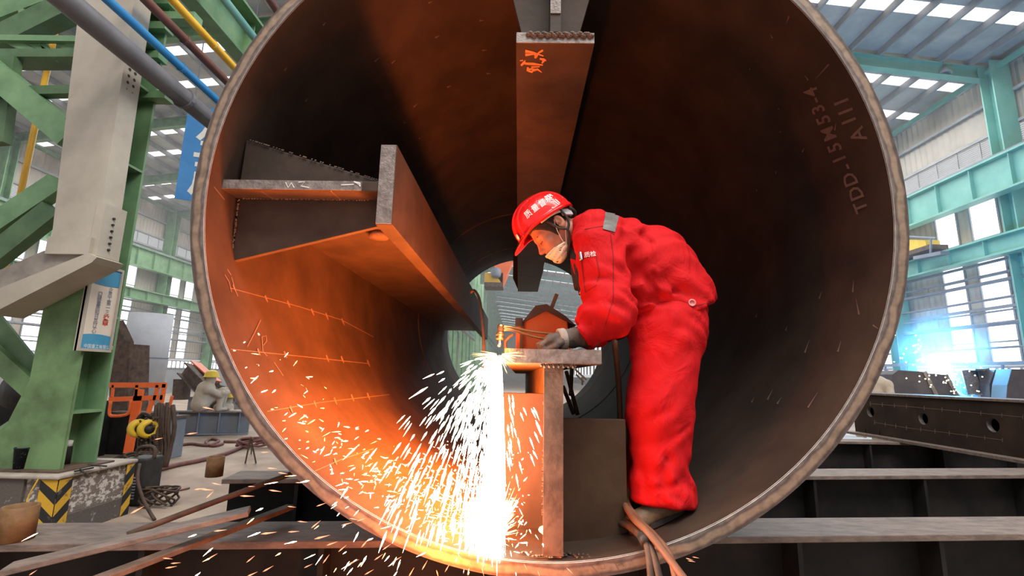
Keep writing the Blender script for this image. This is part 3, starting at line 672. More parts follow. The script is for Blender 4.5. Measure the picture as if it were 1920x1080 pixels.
ck.build('chalk_layout_lines', M['chalk'], pipe, kind='stuff')
# pale spatter flecks in the dark half
fl = MB()
for x, y, dx, dy in ((1600,548,2,-22),(1572,660,6,-20),(1510,662,9,-25),(1474,620,3,-8),(1537,560,5,-14),(1458,758,8,-12),(1516,765,18,-28),(1612,590,-6,-30),(1449,71,-4,-8),(1516,150,-6,-9),(1566,244,3,-14),(1505,285,4,-8),(1460,205,2,-3),(1463,248,1,-3),(1455,325,2,-5),(1419,358,1,-4),(1406,130,1,-3),(1410,755,5,-9),(605,47,5,-6),(533,132,4,-7),(702,115,9,-8),(734,118,7,-6),(775,200,8,-6),(838,163,8,-3),(803,5,8,-3),(816,70,8,-4),(899,38,9,0),(904,94,9,-1),(912,137,8,0),(757,230,3,-2),(785,260,3,-3),(572,190,4,-6),(1480,30,-5,14),(1555,120,-25,28),(530,300,4,-8),(1440,750,10,-20),(1655,720,20,-6),(1638,610,14,10),(1418,595,3,-8)):
    stroke(fl, bv, [(x,y),(x+dx*0.4,y+dy*0.4),(x+dx,y+dy)], [3.2,1.8,0.5], 0.003, 5)
fl.build('spatter_flecks', M['chalk'], pipe, kind='stuff')
# hand-painted lettering on the dark right-hand wall
for word in ([('T',(1616,388),34),('D',(1607,362),36),('D',(1596,336),36),('-',(1588,313),34),('1',(1576,298),36),('5',(1567,276),36),('M',(1556,250),34),('5',(1546,224),36),('3',(1536,204),34),('-',(1529,188),34),('4',(1523,172),36)],
             [('A',(1611,252),40),('1',(1594,226),40),('1',(1588,208),40),('1',(1580,190),40)]):
    lt = MB()
    for s, c, sz in word: text_on(lt, bv, s, c, sz, -112, 0.003, 0.6)
    lt.build('painted_lettering', M['paintmark'], pipe)

# ---- T stiffeners welded inside: web (the part itself) > flange, gussets
TY1 = 8.6
def gusset(parent, pts, y, t, m='plate'):
    return MB().prism([(p[0], y, p[1]) for p in pts], (0, t, 0)).build('gusset', M[m], parent, bevel=0.003)
# left: horizontal web, vertical flange
zt, zb = 0.831, 0.785; LY = 2.0
wl = MB().box((-1.335, LY, zb), (-0.61, TY1, zt)).build('stiffener_web', M['plate'], pipe, bevel=0.003)
MB().box((-0.63, LY, 0.634), (-0.556, TY1, 1.005)).build('flange', M['plate'], wl, bevel=0.004)
MB().box((-1.32, LY-0.004, zb+0.002), (-0.70, LY+0.001, zt-0.002)).build('cut_face', M['cut_edge'], wl)
MB().box((-0.627, LY-0.004, 0.637), (-0.56, LY+0.001, 1.002)).build('cut_face', M['cut_edge'], wl)
gl = gusset(wl, [(-1.305,zb),(-0.63,zb),(-0.63,0.665),(-1.30,0.487)], 2.11, 0.03)
gusset(wl, [(-1.285,zt),(-0.63,zt),(-0.64,0.86),(-1.28,1.055)], 2.07, 0.03)
wd = MB()
for i in range(70):
    t = random.random(); wd.lathe([(0.003,0),(0.005,0.002),(0,0.005)], (-1.28+0.64*t, 2.105, zb-0.002), (random.uniform(-.3,.3),-1,0), 6)
for i in range(50):
    t = random.random(); wd.lathe([(0.003,0),(0.006,0.003),(0,0.006)], (-1.303+0.002*random.random(), 2.105, 0.78-0.28*t), (random.uniform(-.3,.6),-1,0), 6)
for i in range(60):
    t = random.random(); wd.lathe([(0.003,0),(0.005,0.002),(0,0.004)], (-1.27+0.63*t, 2.066, 1.055-0.195*t), (0,-1,0.4), 6)
wd.build('weld_bead', M['rust'], wl, True, kind='stuff')
bvl = bvh_of(wl.children[1] if wl.children[1].name.startswith('cut') else wl); bvf = bvh_of([c for c in wl.children if c.name.startswith('cut_face')][0])
ck = MB()
for l in ([(490,338),(488,356)], [(526,338),(519,352)], [(621,337),(620,356)], [(640,347),(664,346)], [(657,337),(656,357)], [(685,337),(686,357)], [(560,342),(572,341),(565,349),(580,352)], [(536,342),(541,352),(547,343),(552,352)]): stroke(ck, bvf, l, 1.5, 0.003)
for r in range(5): stroke(ck, bvf, [(664+r*2.2,341+r),(676,344+r*1.5)], 2, 0.003)
ck.build('chalk_marks', M['white'], wl, kind='stuff')
bu = bvh_of(wl); ck = MB()
for l in ([(489,357),(510,370),(533,385)], [(620,357),(640,374),(650,382)], [(625,380),(660,383),(690,382)], [(640,376),(660,381),(680,378)], [(632,384),(655,384)]): stroke(ck, bu, l, 1.6, 0.003, 5)
ck.build('chalk_marks', M['chalk'], wl, kind='stuff')
# round boss under the web
MB().lathe([(0.055,0),(0.055,0.035),(0.0,0.035)], (-0.80,2.62,zb), (0,0,-1), 20).build('boss', M['rust'], wl, True)
# top: vertical web, horizontal flange
wt = MB().box((0.118, 1.98, 1.56), (0.170, TY1, 2.175)).build('stiffener_web', M['plate'], pipe, bevel=0.003)
ft = MB().box((-0.037, 1.99, 1.507), (0.324, TY1, 1.563)).build('flange', M['plate'], wt, bevel=0.004)
MB().box((-0.035, 1.985, 1.509), (0.322, 1.99, 1.561)).build('cut_face', M['cut_edge'], wt)
MB().box((0.12, 1.975, 1.655), (0.168, 1.98, 2.17)).build('cut_face', M['cut_edge'], wt)
gusset(wt, [(0.12,1.56),(0.0,1.56),(-0.14,2.15),(0.12,2.16)], 2.06, 0.03); gusset(wt, [(0.168,1.56),(0.25,1.56),(0.40,2.14),(0.168,2.16)], 2.06, 0.03)
wd = MB()
for i in range(34):
    t = i/33; wd.lathe([(0.010,0),(0.013,0.004),(0,0.010)], (0.02+0.29*t, 1.985, 1.548+0.008*math.sin(i*1.7)), (0,-1,0.2), 7)
wd.build('weld_bead', M['rust'], wt, True, kind='stuff')
bvt = bvh_of(ft); ck = MB()
for l, w in (([(985,95),(999,97),(1019,104)],[6,3,2]), ([(985,102),(1002,100),(1006,107)],[5,3,5]), ([(1018,93),(1010,98),(1003,108)],[4,3,4]), ([(1012,109),(1020,111),(1024,113)],[3,5,2]), ([(1020,112),(1016,118)],[5,2]),
             ([(977,122),(985,114),(984,118)],[3,6,3]), ([(975,113),(981,112)],[2,2]), ([(984,118),(1000,119),(1018,121)],[4,5,2]), ([(990,125),(989,131),(997,134),(1002,128),(990,129)],[3,4,4,3,3]), ([(996,125),(1012,124)],[3,2]), ([(1000,131),(1008,129),(1016,135)],[4,4,1])):
    stroke(ck, bvt, l, w, 0.003, 4)
ck.build('painted_marks', M['orangechalk'], wt)
# far gussets under the far end of the top stiffener
gusset(wt, [(0.12,1.53),(-0.03,1.53),(-0.13,1.75),(-0.13,2.15),(0.12,2.16)], TY1-0.03, 0.03); gusset(wt, [(0.168,1.53),(0.32,1.53),(0.42,1.9),(0.42,2.12),(0.168,2.16)], TY1-0.03, 0.03)
# bottom: vertical web, flange on top being cut
wb = MB().box((0.122, 1.93, -0.655), (0.172, TY1, 0.052)).build('stiffener_web', M['rust'], pipe, bevel=0.004)
fb = MB().box((-0.055, 1.90, 0.052), (0.322, TY1, 0.108)).build('flange', M['rust'], wb, bevel=0.003)
MB().box((0.10, 1.925, -0.645), (0.175, 1.932, 0.045)).build('cut_face', M['rust'], wb)
MB().box((-0.04, 1.896, 0.055), (0.32, 1.90, 0.106)).build('cut_face', M['cut_edge'], wb)
wd = MB()
for i in range(22):
    t = i/21; wd.lathe([(0.005,0),(0.008,0.003),(0,0.007)], (0.09+0.13*t, 1.915, 0.046+0.004*math.sin(i*2.1)), (0,-1,-0.5), 6)
for i in range(30):
    t = i/29; wd.lathe([(0.004,0),(0.007,0.002),(0,0.005)], (0.02+0.25*t+0.01*random.random(), 1.925+0.05*random.random(), -0.650), (0,-0.4,1), 6)
for i in range(24): wd.lathe([(0.004,0),(0.007,0.003),(0,0.006)], (0.117, 2.285, -0.60+0.5*random.random()), (-0.5,-1,0), 6)
wd.build('weld_bead', M['rust'], wb, True, kind='stuff')
def arcz(x): return RC[1]-math.sqrt(RI**2-(x-RC[0])**2)-0.004
gusset(wb, [(x, arcz(x)) for x in (0.122,0.05,-0.02,-0.085)]+[(-0.085,-0.075),(0.122,-0.075)], 2.30, 0.03, 'brownplate'); gusset(wb, [(x, arcz(x)) for x in (0.172,0.25,0.32,0.39,0.455)]+[(0.455,-0.17),(0.172,-0.17)], 2.12, 0.03, 'brownplate')
# chalk scribble on the lower rim face
re_ = bvh_of([c for c in pipe.children if c.name.startswith('cut_end')][0]); ck = MB()
for l in ([(1105,1056),(1127,1080)], [(1105,1056),(1122,1058),(1127,1052),(1132,1050)], [(1118,1058),(1133,1057),(1134,1066),(1126,1066)], [(1147,1050),(1168,1049)], [(1152,1053),(1160,1068)], [(1163,1052),(1170,1062)], [(1158,1060),(1172,1052)], [(356,341),(372,344),(386,342)], [(354,346),(370,343),(384,344)]): stroke(ck, re_, l, 1.2, 0.002)
ck.build('chalk_marks', M['chalk'], pipe, kind='stuff')

# ================================================================ DARK CROSS BEAMS UNDER THE PIPE
TZ = -0.716
def hbeam(name, p, q, w, h, lab, cat='beam', stiff=6, web='dark', top='dark_top', group=None, tw=0.03):
    p, q = Vector(p), Vector(q); d = (q-p); d.z = 0; L_ = d.length; d.normalize(); n = Vector((d.y, -d.x, 0))     # n towards the camera
    e = empty(name, (p+q)/2 - Vector((0,0,h)), lab, cat, group); up = Vector((0,0,1))
    def slab(a, b, w0, w1, z0, z1, nm, m, bev=0.004):
        P = [a+n*w0+up*z0, b+n*w0+up*z0, b+n*w1+up*z0, a+n*w1+up*z0]; return MB().prism(P, (0,0,z1-z0)).build(nm, M[m], e, bevel=bev)
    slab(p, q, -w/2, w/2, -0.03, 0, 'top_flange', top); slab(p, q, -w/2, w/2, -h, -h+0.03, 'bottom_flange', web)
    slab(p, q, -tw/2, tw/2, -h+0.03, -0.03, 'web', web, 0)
    for i in range(stiff):
        c = p + d*(L_*(i+0.5)/stiff); P = [c-d*0.012+n*0.015-up*(h-0.03), c+d*0.012+n*0.015-up*(h-0.03), c+d*0.012+n*(w/2-0.01)-up*(h-0.03), c-d*0.012+n*(w/2-0.01)-up*(h-0.03)]
        MB().prism(P, (0,0,h-0.06)).build('stiffener', M[web], e)
    return e
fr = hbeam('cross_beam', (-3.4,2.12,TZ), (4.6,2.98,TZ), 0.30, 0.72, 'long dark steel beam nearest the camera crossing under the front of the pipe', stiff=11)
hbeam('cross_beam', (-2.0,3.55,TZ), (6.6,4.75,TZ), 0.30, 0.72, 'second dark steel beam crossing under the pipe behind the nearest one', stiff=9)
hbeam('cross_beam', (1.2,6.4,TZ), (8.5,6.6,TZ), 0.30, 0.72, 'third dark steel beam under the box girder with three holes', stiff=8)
# end plate of the second beam seen at left
sb = empty('pipe_stub', PZ(401,893,TZ), 'short rusty pipe stub standing on the end of the second cross beam', 'stub')
MB().lathe([(0.055,0),(0.055,0.13),(0.045,0.13),(0.045,0.02),(0,0.02)], (sb.location[0], sb.location[1], TZ), n=24).build('stub_wall', M['rustbrown'], sb, True)
c = PZ(28,1012,TZ); sb = empty('pipe_stub', c, 'larger rusty pipe stub standing in front of the plinth at far left', 'stub')
MB().lathe([(0.062,0),(0.062,0.135),(0.052,0.135),(0.052,0.02),(0,0.02)], c, n=24).build('stub_wall', M['rustbrown'], sb, True)
# loose strips and rod lying over the beam at left
def strip(name, pts, w, t, m, lab):
    return tag(MB().bar(pts[0], pts[1], w, t).build(name, M[m], None, bevel=0.003), lab, 'steel bar')
z1 = TZ+0.02
strip('flat_bar', (PZ(10,1068,TZ+0.03), PZ(468,958,TZ+0.16)), 0.10, 0.02, 'dark_top', 'long grey flat steel bar lying slantwise over the beam at lower left')
strip('angle_bar', (PZ(150,1100,TZ+0.035), PZ(545,950,TZ+0.06)), 0.05, 0.02, 'rust', 'darker rusty steel bar lying below the grey flat bar')
tag(MB().tube([PZ(238,1003,TZ+0.035), PZ(400,942,TZ+0.12), PZ(547,888,TZ+0.20)], 0.013, 10).build('steel_rod', M['rust'], None, True), 'thin round rusty rod leaning from the beam up to the pipe', 'rod')
# box girder with round holes standing on the beams at right
gx = 4.9; bg = empty('box_girder', (gx+0.3, 6.5, TZ+0.03), 'dark box girder with three round holes resting on the cross beams at right', 'girder')
gz0, gz1, gy0, gy1 = TZ+0.03, -0.155, 2.6, 7.35
holes = []
for hx, hy in ((1632,772),(1731,785),(1862,797)): c = PX(hx, hy, gx); holes.append((c[1], c[2]))
b = bmesh.new()
def rect_with_holes(mbm, x):
    # strip decomposition: plain panels between holes, ring panels around each hole
    cuts = [gy0]; hw = 0.14
    for y, z in sorted(holes): cuts += [y-hw, y+hw]
    cuts.append(gy1)
    for i in range(0, len(cuts), 2): mbm.add([(x,cuts[i],gz0),(x,cuts[i+1],gz0),(x,cuts[i+1],gz1),(x,cuts[i],gz1)], [(0,1,2,3)])
    for y, z in holes:
        n = 32; R = 0.07; inn, outp = [], []
        for k in range(n):
            a = 2*math.pi*k/n; c, s = math.cos(a), math.sin(a); inn.append((x, y+R*c, z+R*s))
            tt = min(hw/max(abs(c),1e-6), ((gz1-z) if s > 0 else (z-gz0))/max(abs(s),1e-6)); outp.append((x, y+tt*c, z+tt*s))
        mbm.add(inn+outp, [(k,(k+1)%n,n+(k+1)%n,n+k) for k in range(n)])
        for cy_ in (y-hw, y+hw):
            for cz_ in (gz0, gz1):
                near = sorted(range(n), key=lambda k: (outp[k][1]-cy_)**2+(outp[k][2]-cz_)**2)[:2]
                mbm.add([(x,cy_,cz_), outp[near[0]], outp[near[1]]], [(0,1,2)])
mb = MB(); rect_with_holes(mb, gx); mb.build('side_plate', M['mill'], bg)
for y, z in holes:
    MB().lathe([(0.07,0),(0.07,0.05)], (gx,y,z), (1,0,0), 32, False).build('hole_rim', M['cut_edge'], bg, True)
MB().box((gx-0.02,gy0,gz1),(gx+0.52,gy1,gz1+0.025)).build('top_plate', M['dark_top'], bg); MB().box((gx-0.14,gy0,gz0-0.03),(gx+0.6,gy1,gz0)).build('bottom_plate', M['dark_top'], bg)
MB().box((gx+0.48,gy0,gz0),(gx+0.5,gy1,gz1)).build('far_plate', M['mill'], bg); MB().box((gx+0.005,gy1-0.03,gz0),(gx+0.5,gy1,gz1)).build('end_plate', M['mill'], bg)
bvg = bvh_of([c for c in bg.children if c.name.startswith('side_plate')][0]); ck = MB()
for row in ([(1632,757),(1700,762),(1800,771),(1918,782)], [(1640,792),(1700,802),(1780,812),(1880,825)]):
    stroke(ck, bvg, row, 0.7, 0.002)
    for i in range(len(row)*3-2):
        t = i/3; k = min(int(t), len(row)-2); f_ = t-k; x = row[k][0]*(1-f_)+row[k+1][0]*f_; y = row[k][1]*(1-f_)+row[k+1][1]*f_
        stroke(ck, bvg, [(x,y-4),(x,y+4)], 1.0, 0.002)
ck.build('chalk_layout_lines', M['chalk_faint'], bg, kind='stuff')
# ================================================================ THE CUTTER
RED1, RED2 = (0.46,0.006,0.009), (0.56,0.010,0.013)
mred = mat('red_work_cloth', RED1, RED2, rough=0.8, scale=3, bump=0.0, spec=0.15)
nt = mred.node_tree; N, L = nt.nodes, nt.links
bsdf = N['Principled BSDF']; tc = N.new('ShaderNodeTexCoord'); mp = N.new('ShaderNodeMapping'); mp.inputs['Scale'].default_value = (5,2.4,3.2); mp.inputs['Rotation'].default_value = (0.2,0.6,0)
L.new(tc.outputs['Object'], mp.inputs[0]); nz = N.new('ShaderNodeTexNoise'); nz.inputs['Scale'].default_value = 1.6; nz.inputs['Detail'].default_value = 4; nz.inputs['Distortion'].default_value = 1.1
L.new(mp.outputs[0], nz.inputs['Vector']); bp = N.new('ShaderNodeBump'); bp.inputs['Strength'].default_value = 0.55; bp.inputs['Distance'].default_value = 0.04
L.new(nz.outputs[0], bp.inputs['Height']); L.new(bp.outputs[0], bsdf.inputs['Normal'])
mskin = mat('skin', (0.38,0.16,0.095), (0.45,0.20,0.125), rough=0.5, scale=12, spec=0.3)
mhair = mat('black_hair', (0.012,0.009,0.008), (0.03,0.022,0.018), rough=0.7, scale=60, bump=0.4)
mhelm = mat('glossy_red_helmet', (0.72,0.012,0.012), (0.78,0.016,0.016), rough=0.22, scale=4, spec=0.5)
mglove = mat('dusty_dark_glove', (0.075,0.055,0.045), (0.13,0.10,0.085), rough=0.85, scale=25, bump=0.2)
mglove2 = mat('grey_glove_cuff', (0.26,0.22,0.19), (0.34,0.29,0.25), rough=0.85, scale=25, bump=0.2)
mboot = mat('brown_leather_boot', (0.10,0.055,0.028), (0.17,0.10,0.05), rough=0.6, scale=14, bump=0.15)
mmask = mat('pale_yellow_mask', (0.80,0.76,0.56), (0.86,0.82,0.62), rough=0.8, scale=8, bump=0.15)
mstrap = mat('dark_strap', (0.02,0.016,0.015), (0.035,0.03,0.028), rough=0.7, scale=20)
mgrey = mat('grey_plastic', (0.40,0.40,0.42), (0.48,0.48,0.5), rough=0.5, scale=8)
mrefl = mat('grey_reflective_tape', (0.12,0.115,0.105), (0.16,0.155,0.145), rough=0.55, scale=60)

man = empty('person', (0.66, 2.2, -0.585), 'worker in red coveralls, red helmet and pale mask bending over a cutting torch', 'person')
YM = 2.30
def A_(p): return np.array(p)
def Q(px, py, Y): return np.array(PY(px, py, Y))
def fold(P, amp):
    x, y, z = P[...,0], P[...,1], P[...,2]
    return amp*(np.sin(34*x+21*z+9*np.sin(8*z+5*y)) * np.sin(15*z-9*x+6*y+2) + 0.6*np.sin(52*z+17*x+12*np.sin(6*x+3*y)))

# trousers -------------------------------------------------------
hipN, kneeN, ankN = Q(1252,612,2.22), Q(1236,775,2.17), Q(1238,925,2.15)
hipF, kneeF, ankF = Q(1245,612,2.42), Q(1232,765,2.44), Q(1205,905,2.42)
TCREASE = [(Q(1205,630,2.06),Q(1250,680,2.05),0.016),(Q(1250,860,2.05),Q(1240,935,2.04),0.016),(Q(1215,920,2.05),Q(1290,905,2.04),0.014),(Q(1200,790,2.05),Q(1260,770,2.03),0.014),(Q(1290,800,2.06),Q(1250,830,2.04),0.013),(Q(1270,620,2.05),Q(1235,700,2.05),0.014),(Q(1205,880,2.08),Q(1215,935,2.06),0.014)]
def trousers(P):
    pel = smin(cap(P, Q(1262,575,YM), Q(1252,625,YM), 0.15, 0.16, 1.15), cap(P, Q(1215,612,YM), Q(1240,640,YM), 0.085, 0.10, 1.7), 0.06)
    ln = smin(cap(P, hipN, kneeN, 0.158, 0.135), cap(P, kneeN, ankN, 0.135, 0.112), 0.05)
    lf = smin(cap(P, hipF, kneeF, 0.150, 0.13), cap(P, kneeF, ankF, 0.13, 0.10), 0.05)
    d = smin(smin(ln, lf, 0.02), pel, 0.07)
    d = smin(d, cap(P, Q(1234,912,2.15), Q(1252,938,2.15), 0.112, 0.122), 0.04)   # cloth pooling on the boot
    d = d + fold(P, 0.0045)
    for a, b, r in TCREASE: d = d + 0.014*np.exp(-(cap(P, a, b, 0, 0)/r)**2)
    z = P[...,2]
    w = np.clip((-0.15 - z)/0.35, 0, 1); d = d + 0.007*w*np.sin(60*z + 22*P[...,0] + 8*np.sin(9*P[...,0]))
    d = smax(d, -plane(P, Q(1255,945,2.15), (0.05,0,1)), 0.012)
    d = smax(d, plane(P, Q(1290,560,YM), (-0.2,0,1)), 0.02)
    return d
tr = sdf_obj('trousers', trousers, (0.42,1.92,-0.62), (1.06,2.66,0.42), 0.011, mred, man)

# jacket ---------------------------------------------------------
S1, S2, S3 = Q(1118,452,YM), Q(1160,474,YM), Q(1215,508,YM)
shN, elN, wrN = Q(1122,462,2.10), Q(1143,585,2.03), Q(1092,624,2.05)
shF, elF, wrF = Q(1130,465,2.50), Q(1150,600,2.46), Q(1100,632,2.22)
CREASE = [(Q(1178,455,2.12),Q(1172,575,2.10),0.022),(Q(1200,440,2.12),Q(1235,475,2.10),0.016),(Q(1190,500,2.10),Q(1240,560,2.08),0.015),(Q(1215,560,2.10),Q(1290,520,2.12),0.014),(Q(1190,575,2.12),Q(1270,545,2.10),0.012),(Q(1100,585,2.0),Q(1140,560,1.95),0.012),(Q(1110,605,1.98),Q(1155,590,1.95),0.012),(Q(1240,470,2.10),Q(1215,540,2.08),0.014)]
def jacket(P):
    t = cap(P, S1, S2, 0.115, 0.165, 1.25)
    t = smin(t, cap(P, S2, S3, 0.165, 0.205, 1.10), 0.05)
    t = smin(t, cap(P, S3, Q(1250,552,YM), 0.205, 0.200, 1.03), 0.05)
    t = smin(t, cap(P, Q(1250,552,YM), Q(1263,592,YM), 0.200, 0.205, 1.03), 0.03)
    t = smin(t, cap(P, Q(1195,560,YM), Q(1212,606,YM), 0.10, 0.075, 2.0), 0.07)
    t = smin(t, cap(P, Q(1118,440,2.14), Q(1118,440,2.46), 0.105, 0.105), 0.06)
    t = smin(t, cap(P, Q(1092,425,YM), Q(1084,445,YM), 0.075, 0.070, 1.05), 0.035)
    t = smax(t, -cap(P, Q(1090,395,YM), Q(1050,455,YM-0.01), 0.057, 0.064), 0.008)     # neck opening
    t = smax(t, -cap(P, Q(1080,470,YM-0.02), Q(1092,545,YM), 0.022, 0.045), 0.015)     # open front
    cut = smax(plane(P, Q(1264,604,YM), Vector(Q(1263,587,YM)-Q(1215,508,YM)).normalized()), plane(P, Q(1263,606,YM), (0.05,0,-1)), 0.03)
    t = smax(t, cut, 0.012)
    an = smin(cap(P, shN, elN, 0.112, 0.105), cap(P, elN, wrN, 0.100, 0.068), 0.045)
    af = smin(cap(P, shF, elF, 0.105, 0.095), cap(P, elF, wrF, 0.09, 0.062), 0.045)
    wc = (wrN-elN)/np.linalg.norm(wrN-elN); an = smax(an, plane(P, wrN, wc), 0.008)
    wf = (wrF-elF)/np.linalg.norm(wrF-elF); af = smax(af, plane(P, wrF, wf), 0.008)
    d = smin(smin(t, an, 0.012), af, 0.02)
    for a, b, r in CREASE: d = d + 0.016*np.exp(-(cap(P, a, b, 0, 0)/r)**2)
    d = d + fold(P, 0.0075)
    el = np.linalg.norm(P - (elN+wrN)/2, axis=-1); k = np.exp(-(el/0.12)**2)
    return d + 0.006*k*np.sin(80*(P@wc))
jk = sdf_obj('jacket', jacket, (0.22,1.86,0.02), (1.02,2.68,0.86), 0.009, mred, man, 2)
bj = bvh_of(jk)
mb = MB(); patch(mb, bj, [(1135,394),(1162,399),(1152,436),(1130,430)], 10, 16, 0.004); mb.build('reflective_tape', mrefl, jk, True)
msm = mat('dark_red_seam', (0.22,0.004,0.006), rough=0.9)
for l in ([(1090,486),(1118,478),(1124,515),(1118,535),(1098,548)], [(1090,486),(1098,548)], [(1150,400),(1158,450),(1166,520),(1160,575)], [(1262,585),(1300,574),(1338,566)], [(1145,440),(1150,480),(1150,560),(1135,610)], [(1075,620),(1100,646)], [(1096,430),(1130,424),(1152,440)]):
    mb = MB(); stroke(mb, bj, l, 1.6, 0.0015, 6)
    if mb.v: mb.build('seam', msm, jk)
mb = MB(); text_on(mb, bj, '质检', (1107,478), 11, -8, 0.004); mb.build('chest_lettering', M['white'], jk)
mb = MB(); c = hit(bj, 1297, 568, 0.003); mb.lathe([(0.016,0),(0.016,0.003),(0.011,0.003),(0.011,0)], c, (-0.1,-1,0.1), 20); mb.build('press_stud', mat('pink_stud', (0.75,0.25,0.25), rough=0.4), jk, True)
mb = MB(); a, b = hit(bj, 1090, 474, 0.006), hit(bj, 1093, 488, 0.008)
if a and b: mb.tube([a, (a+b)/2, b], 0.008, 10); mb.build('pen_clip', M['metal'], jk, True)
mb = MB(); c0, c1 = Q(1074,405,2.22), Q(1076,480,2.2)

# dark shirt and lanyard showing in the open collar
MB().tube([Q(1082,470,2.27), Q(1086,505,2.24), Q(1092,540,2.22)], [0.035,0.04,0.038], 14, 4).build('dark_undershirt', mstrap, man, True)
MB().tube([Q(1080,495,2.20), Q(1086,525,2.19), Q(1090,553,2.19)], [0.012,0.014,0.012], 10, 3).build('lanyard', mstrap, man, True)
cl = MB(); cl.lathe([(0.009,0),(0.012,0.006),(0.009,0.014),(0,0.016)], Q(1090,548,2.17), (0,-1,0), 12); cl.build('lanyard_clip', M['metal'], man, True)
# collar flap
MB().prism([Q(1069,484,2.22), Q(1082,488,2.17), Q(1080,516,2.19), Q(1076,512,2.21)], (0,0.012,0)).build('collar_flap', mred, man, bevel=0.003)

# head ------------------------------------------------------------
EAR = Q(1046,420,2.21); pt = math.radians(43)
HF = np.array([-math.cos(pt), -0.06, -math.sin(pt)]); HF /= np.linalg.norm(HF)
HS = np.cross(HF, np.array([-math.sin(pt),0,math.cos(pt)])); HS /= np.linalg.norm(HS); HU = np.cross(HS, HF)
if HU[2] < 0: HU = -HU
if HS[1] > 0: HS = -HS                      # HS points towards the camera side
HO = EAR - HS*0.072; HM = np.stack([HF, HS, HU], 1)    # local (forward, side, up) -> world
def HW(f, s, u): return HO + HM @ np.array([f, s, u])
def head_local(q):
    f, s, u = q[...,0], np.abs(q[...,1]), q[...,2]; qs = np.stack([f, s, u], -1)
    d = ell(q, (0.012,0,0.045), (0.102,0.078,0.100))                       # cranium
    d = smin(d, ell(q, (0.055,0,-0.035), (0.066,0.062,0.085)), 0.035)       # face
    d = smin(d, cap(qs, (0.0,0.052,-0.035), (0.075,0.024,-0.105), 0.022, 0.020), 0.03)   # jaw line
    d = smin(d, cap(q, (0.088,-0.012,-0.112), (0.088,0.012,-0.112), 0.017, 0.017), 0.025) # chin
    d = smin(d, cap(qs, (0.105,0.012,0.018), (0.088,0.046,0.014), 0.013, 0.012), 0.018)  # brow
    d = smin(d, ell(qs, (0.078,0.044,-0.030), (0.028,0.022,0.020)), 0.02)   # cheek bone
    d = smin(d, cap(q, (0.108,0,0.005), (0.130,0,-0.036), 0.011, 0.013), 0.012)          # nose ridge
    d = smin(d, ell(q, (0.130,0,-0.042), (0.017,0.013,0.012)), 0.008)       # nose tip
    d = smin(d, ell(qs, (0.117,0.014,-0.045), (0.012,0.008,0.009)), 0.006)  # nostril wing
    d = smax(d, -ell(qs, (0.122,0.032,-0.004), (0.020,0.019,0.013)), 0.012) # eye socket
    d = smin(d, ell(qs, (0.096,0.032,-0.005), (0.0145,0.016,0.0115)), 0.004) # eyelid over the eyeball
    d = smax(d, -cap(qs, (0.1115,0.020,-0.010), (0.107,0.046,-0.009), 0.0022, 0.0018), 0.002) # lid slit
    d = smin(d, ell(q, (0.113,0,-0.068), (0.012,0.024,0.007)), 0.008)       # upper lip
    d = smin(d, ell(q, (0.109,0,-0.080), (0.011,0.021,0.007)), 0.008)       # lower lip
    d = smax(d, -ell(q, (0.122,0,-0.0740), (0.010,0.026,0.0016)), 0.002)
    return d
def ear_local(q):
    f, s, u = q[...,0], q[...,1], q[...,2]; qs = np.stack([f, np.abs(s), u], -1)
    R = np.array([[0.95,-0.30,0],[0.30,0.95,0],[0,0,1.0]])
    d = ell(qs, (-0.012,0.087,0.002), (0.023,0.012,0.035), R)
    d = smin(d, ell(qs, (-0.003,0.083,-0.027), (0.011,0.008,0.013)), 0.008)
    d = smax(d, -ell(qs, (-0.009,0.099,0.006), (0.012,0.010,0.021)), 0.004)
    d = smax(d, -ell(qs, (0.000,0.096,-0.006), (0.008,0.012,0.011)), 0.003)
    return d
NB = np.array(Q(1098,432,YM)); NT = HW(-0.035,0,-0.045)
def skin(P):
    q = (P - HO) @ HM
    d = smin(head_local(q), ear_local(q), 0.004)
    d = smin(d, cap(P, NT, NB, 0.056, 0.062), 0.03)
    d = smin(d, cap(P, NB, Q(1135,455,YM), 0.065, 0.09, 1.3), 0.04)
    return d
lo = np.minimum.reduce([HO-0.2, NB-0.1]); hi = np.maximum.reduce([HO+0.2, NB+0.1])
bodyo = sdf_obj('body', skin, lo, hi, 0.0034, mskin, man, 1)
def in_head(d): return lambda P: d((P-HO) @ HM)
# hair: sides and nape below the helmet rim
def hair_f(q):
    lim = np.interp(q[...,0], [-0.13,-0.07,-0.045,-0.03,0.005,0.035,0.05,0.075,0.1], [-0.035,-0.065,-0.06,0.01,-0.015,-0.045,-0.005,0.030,0.06])
    return smax(head_local(q)-0.0045, lim-q[...,2], 0.003)
hair = sdf_obj('hair', in_head(hair_f), HO-0.2, HO+0.2, 0.0045, mhair, man, 1)
# eyebrow
eb = MB(); eb.tube([Vector(HW(0.114,0.020,0.017)), Vector(HW(0.106,0.040,0.021)), Vector(HW(0.092,0.056,0.016))], [0.003,0.004,0.002], 6, 3); eb.build('eyebrow', mhair, man, True)
for sg in (1,-1): MB().tube([Vector(HW(0.1135,0.019*sg,-0.0095)), Vector(HW(0.1125,0.031*sg,-0.0115)), Vector(HW(0.1035,0.045*sg,-0.0095))], 0.0016, 6, 4).build('eyelid_line', mhair, man, True)
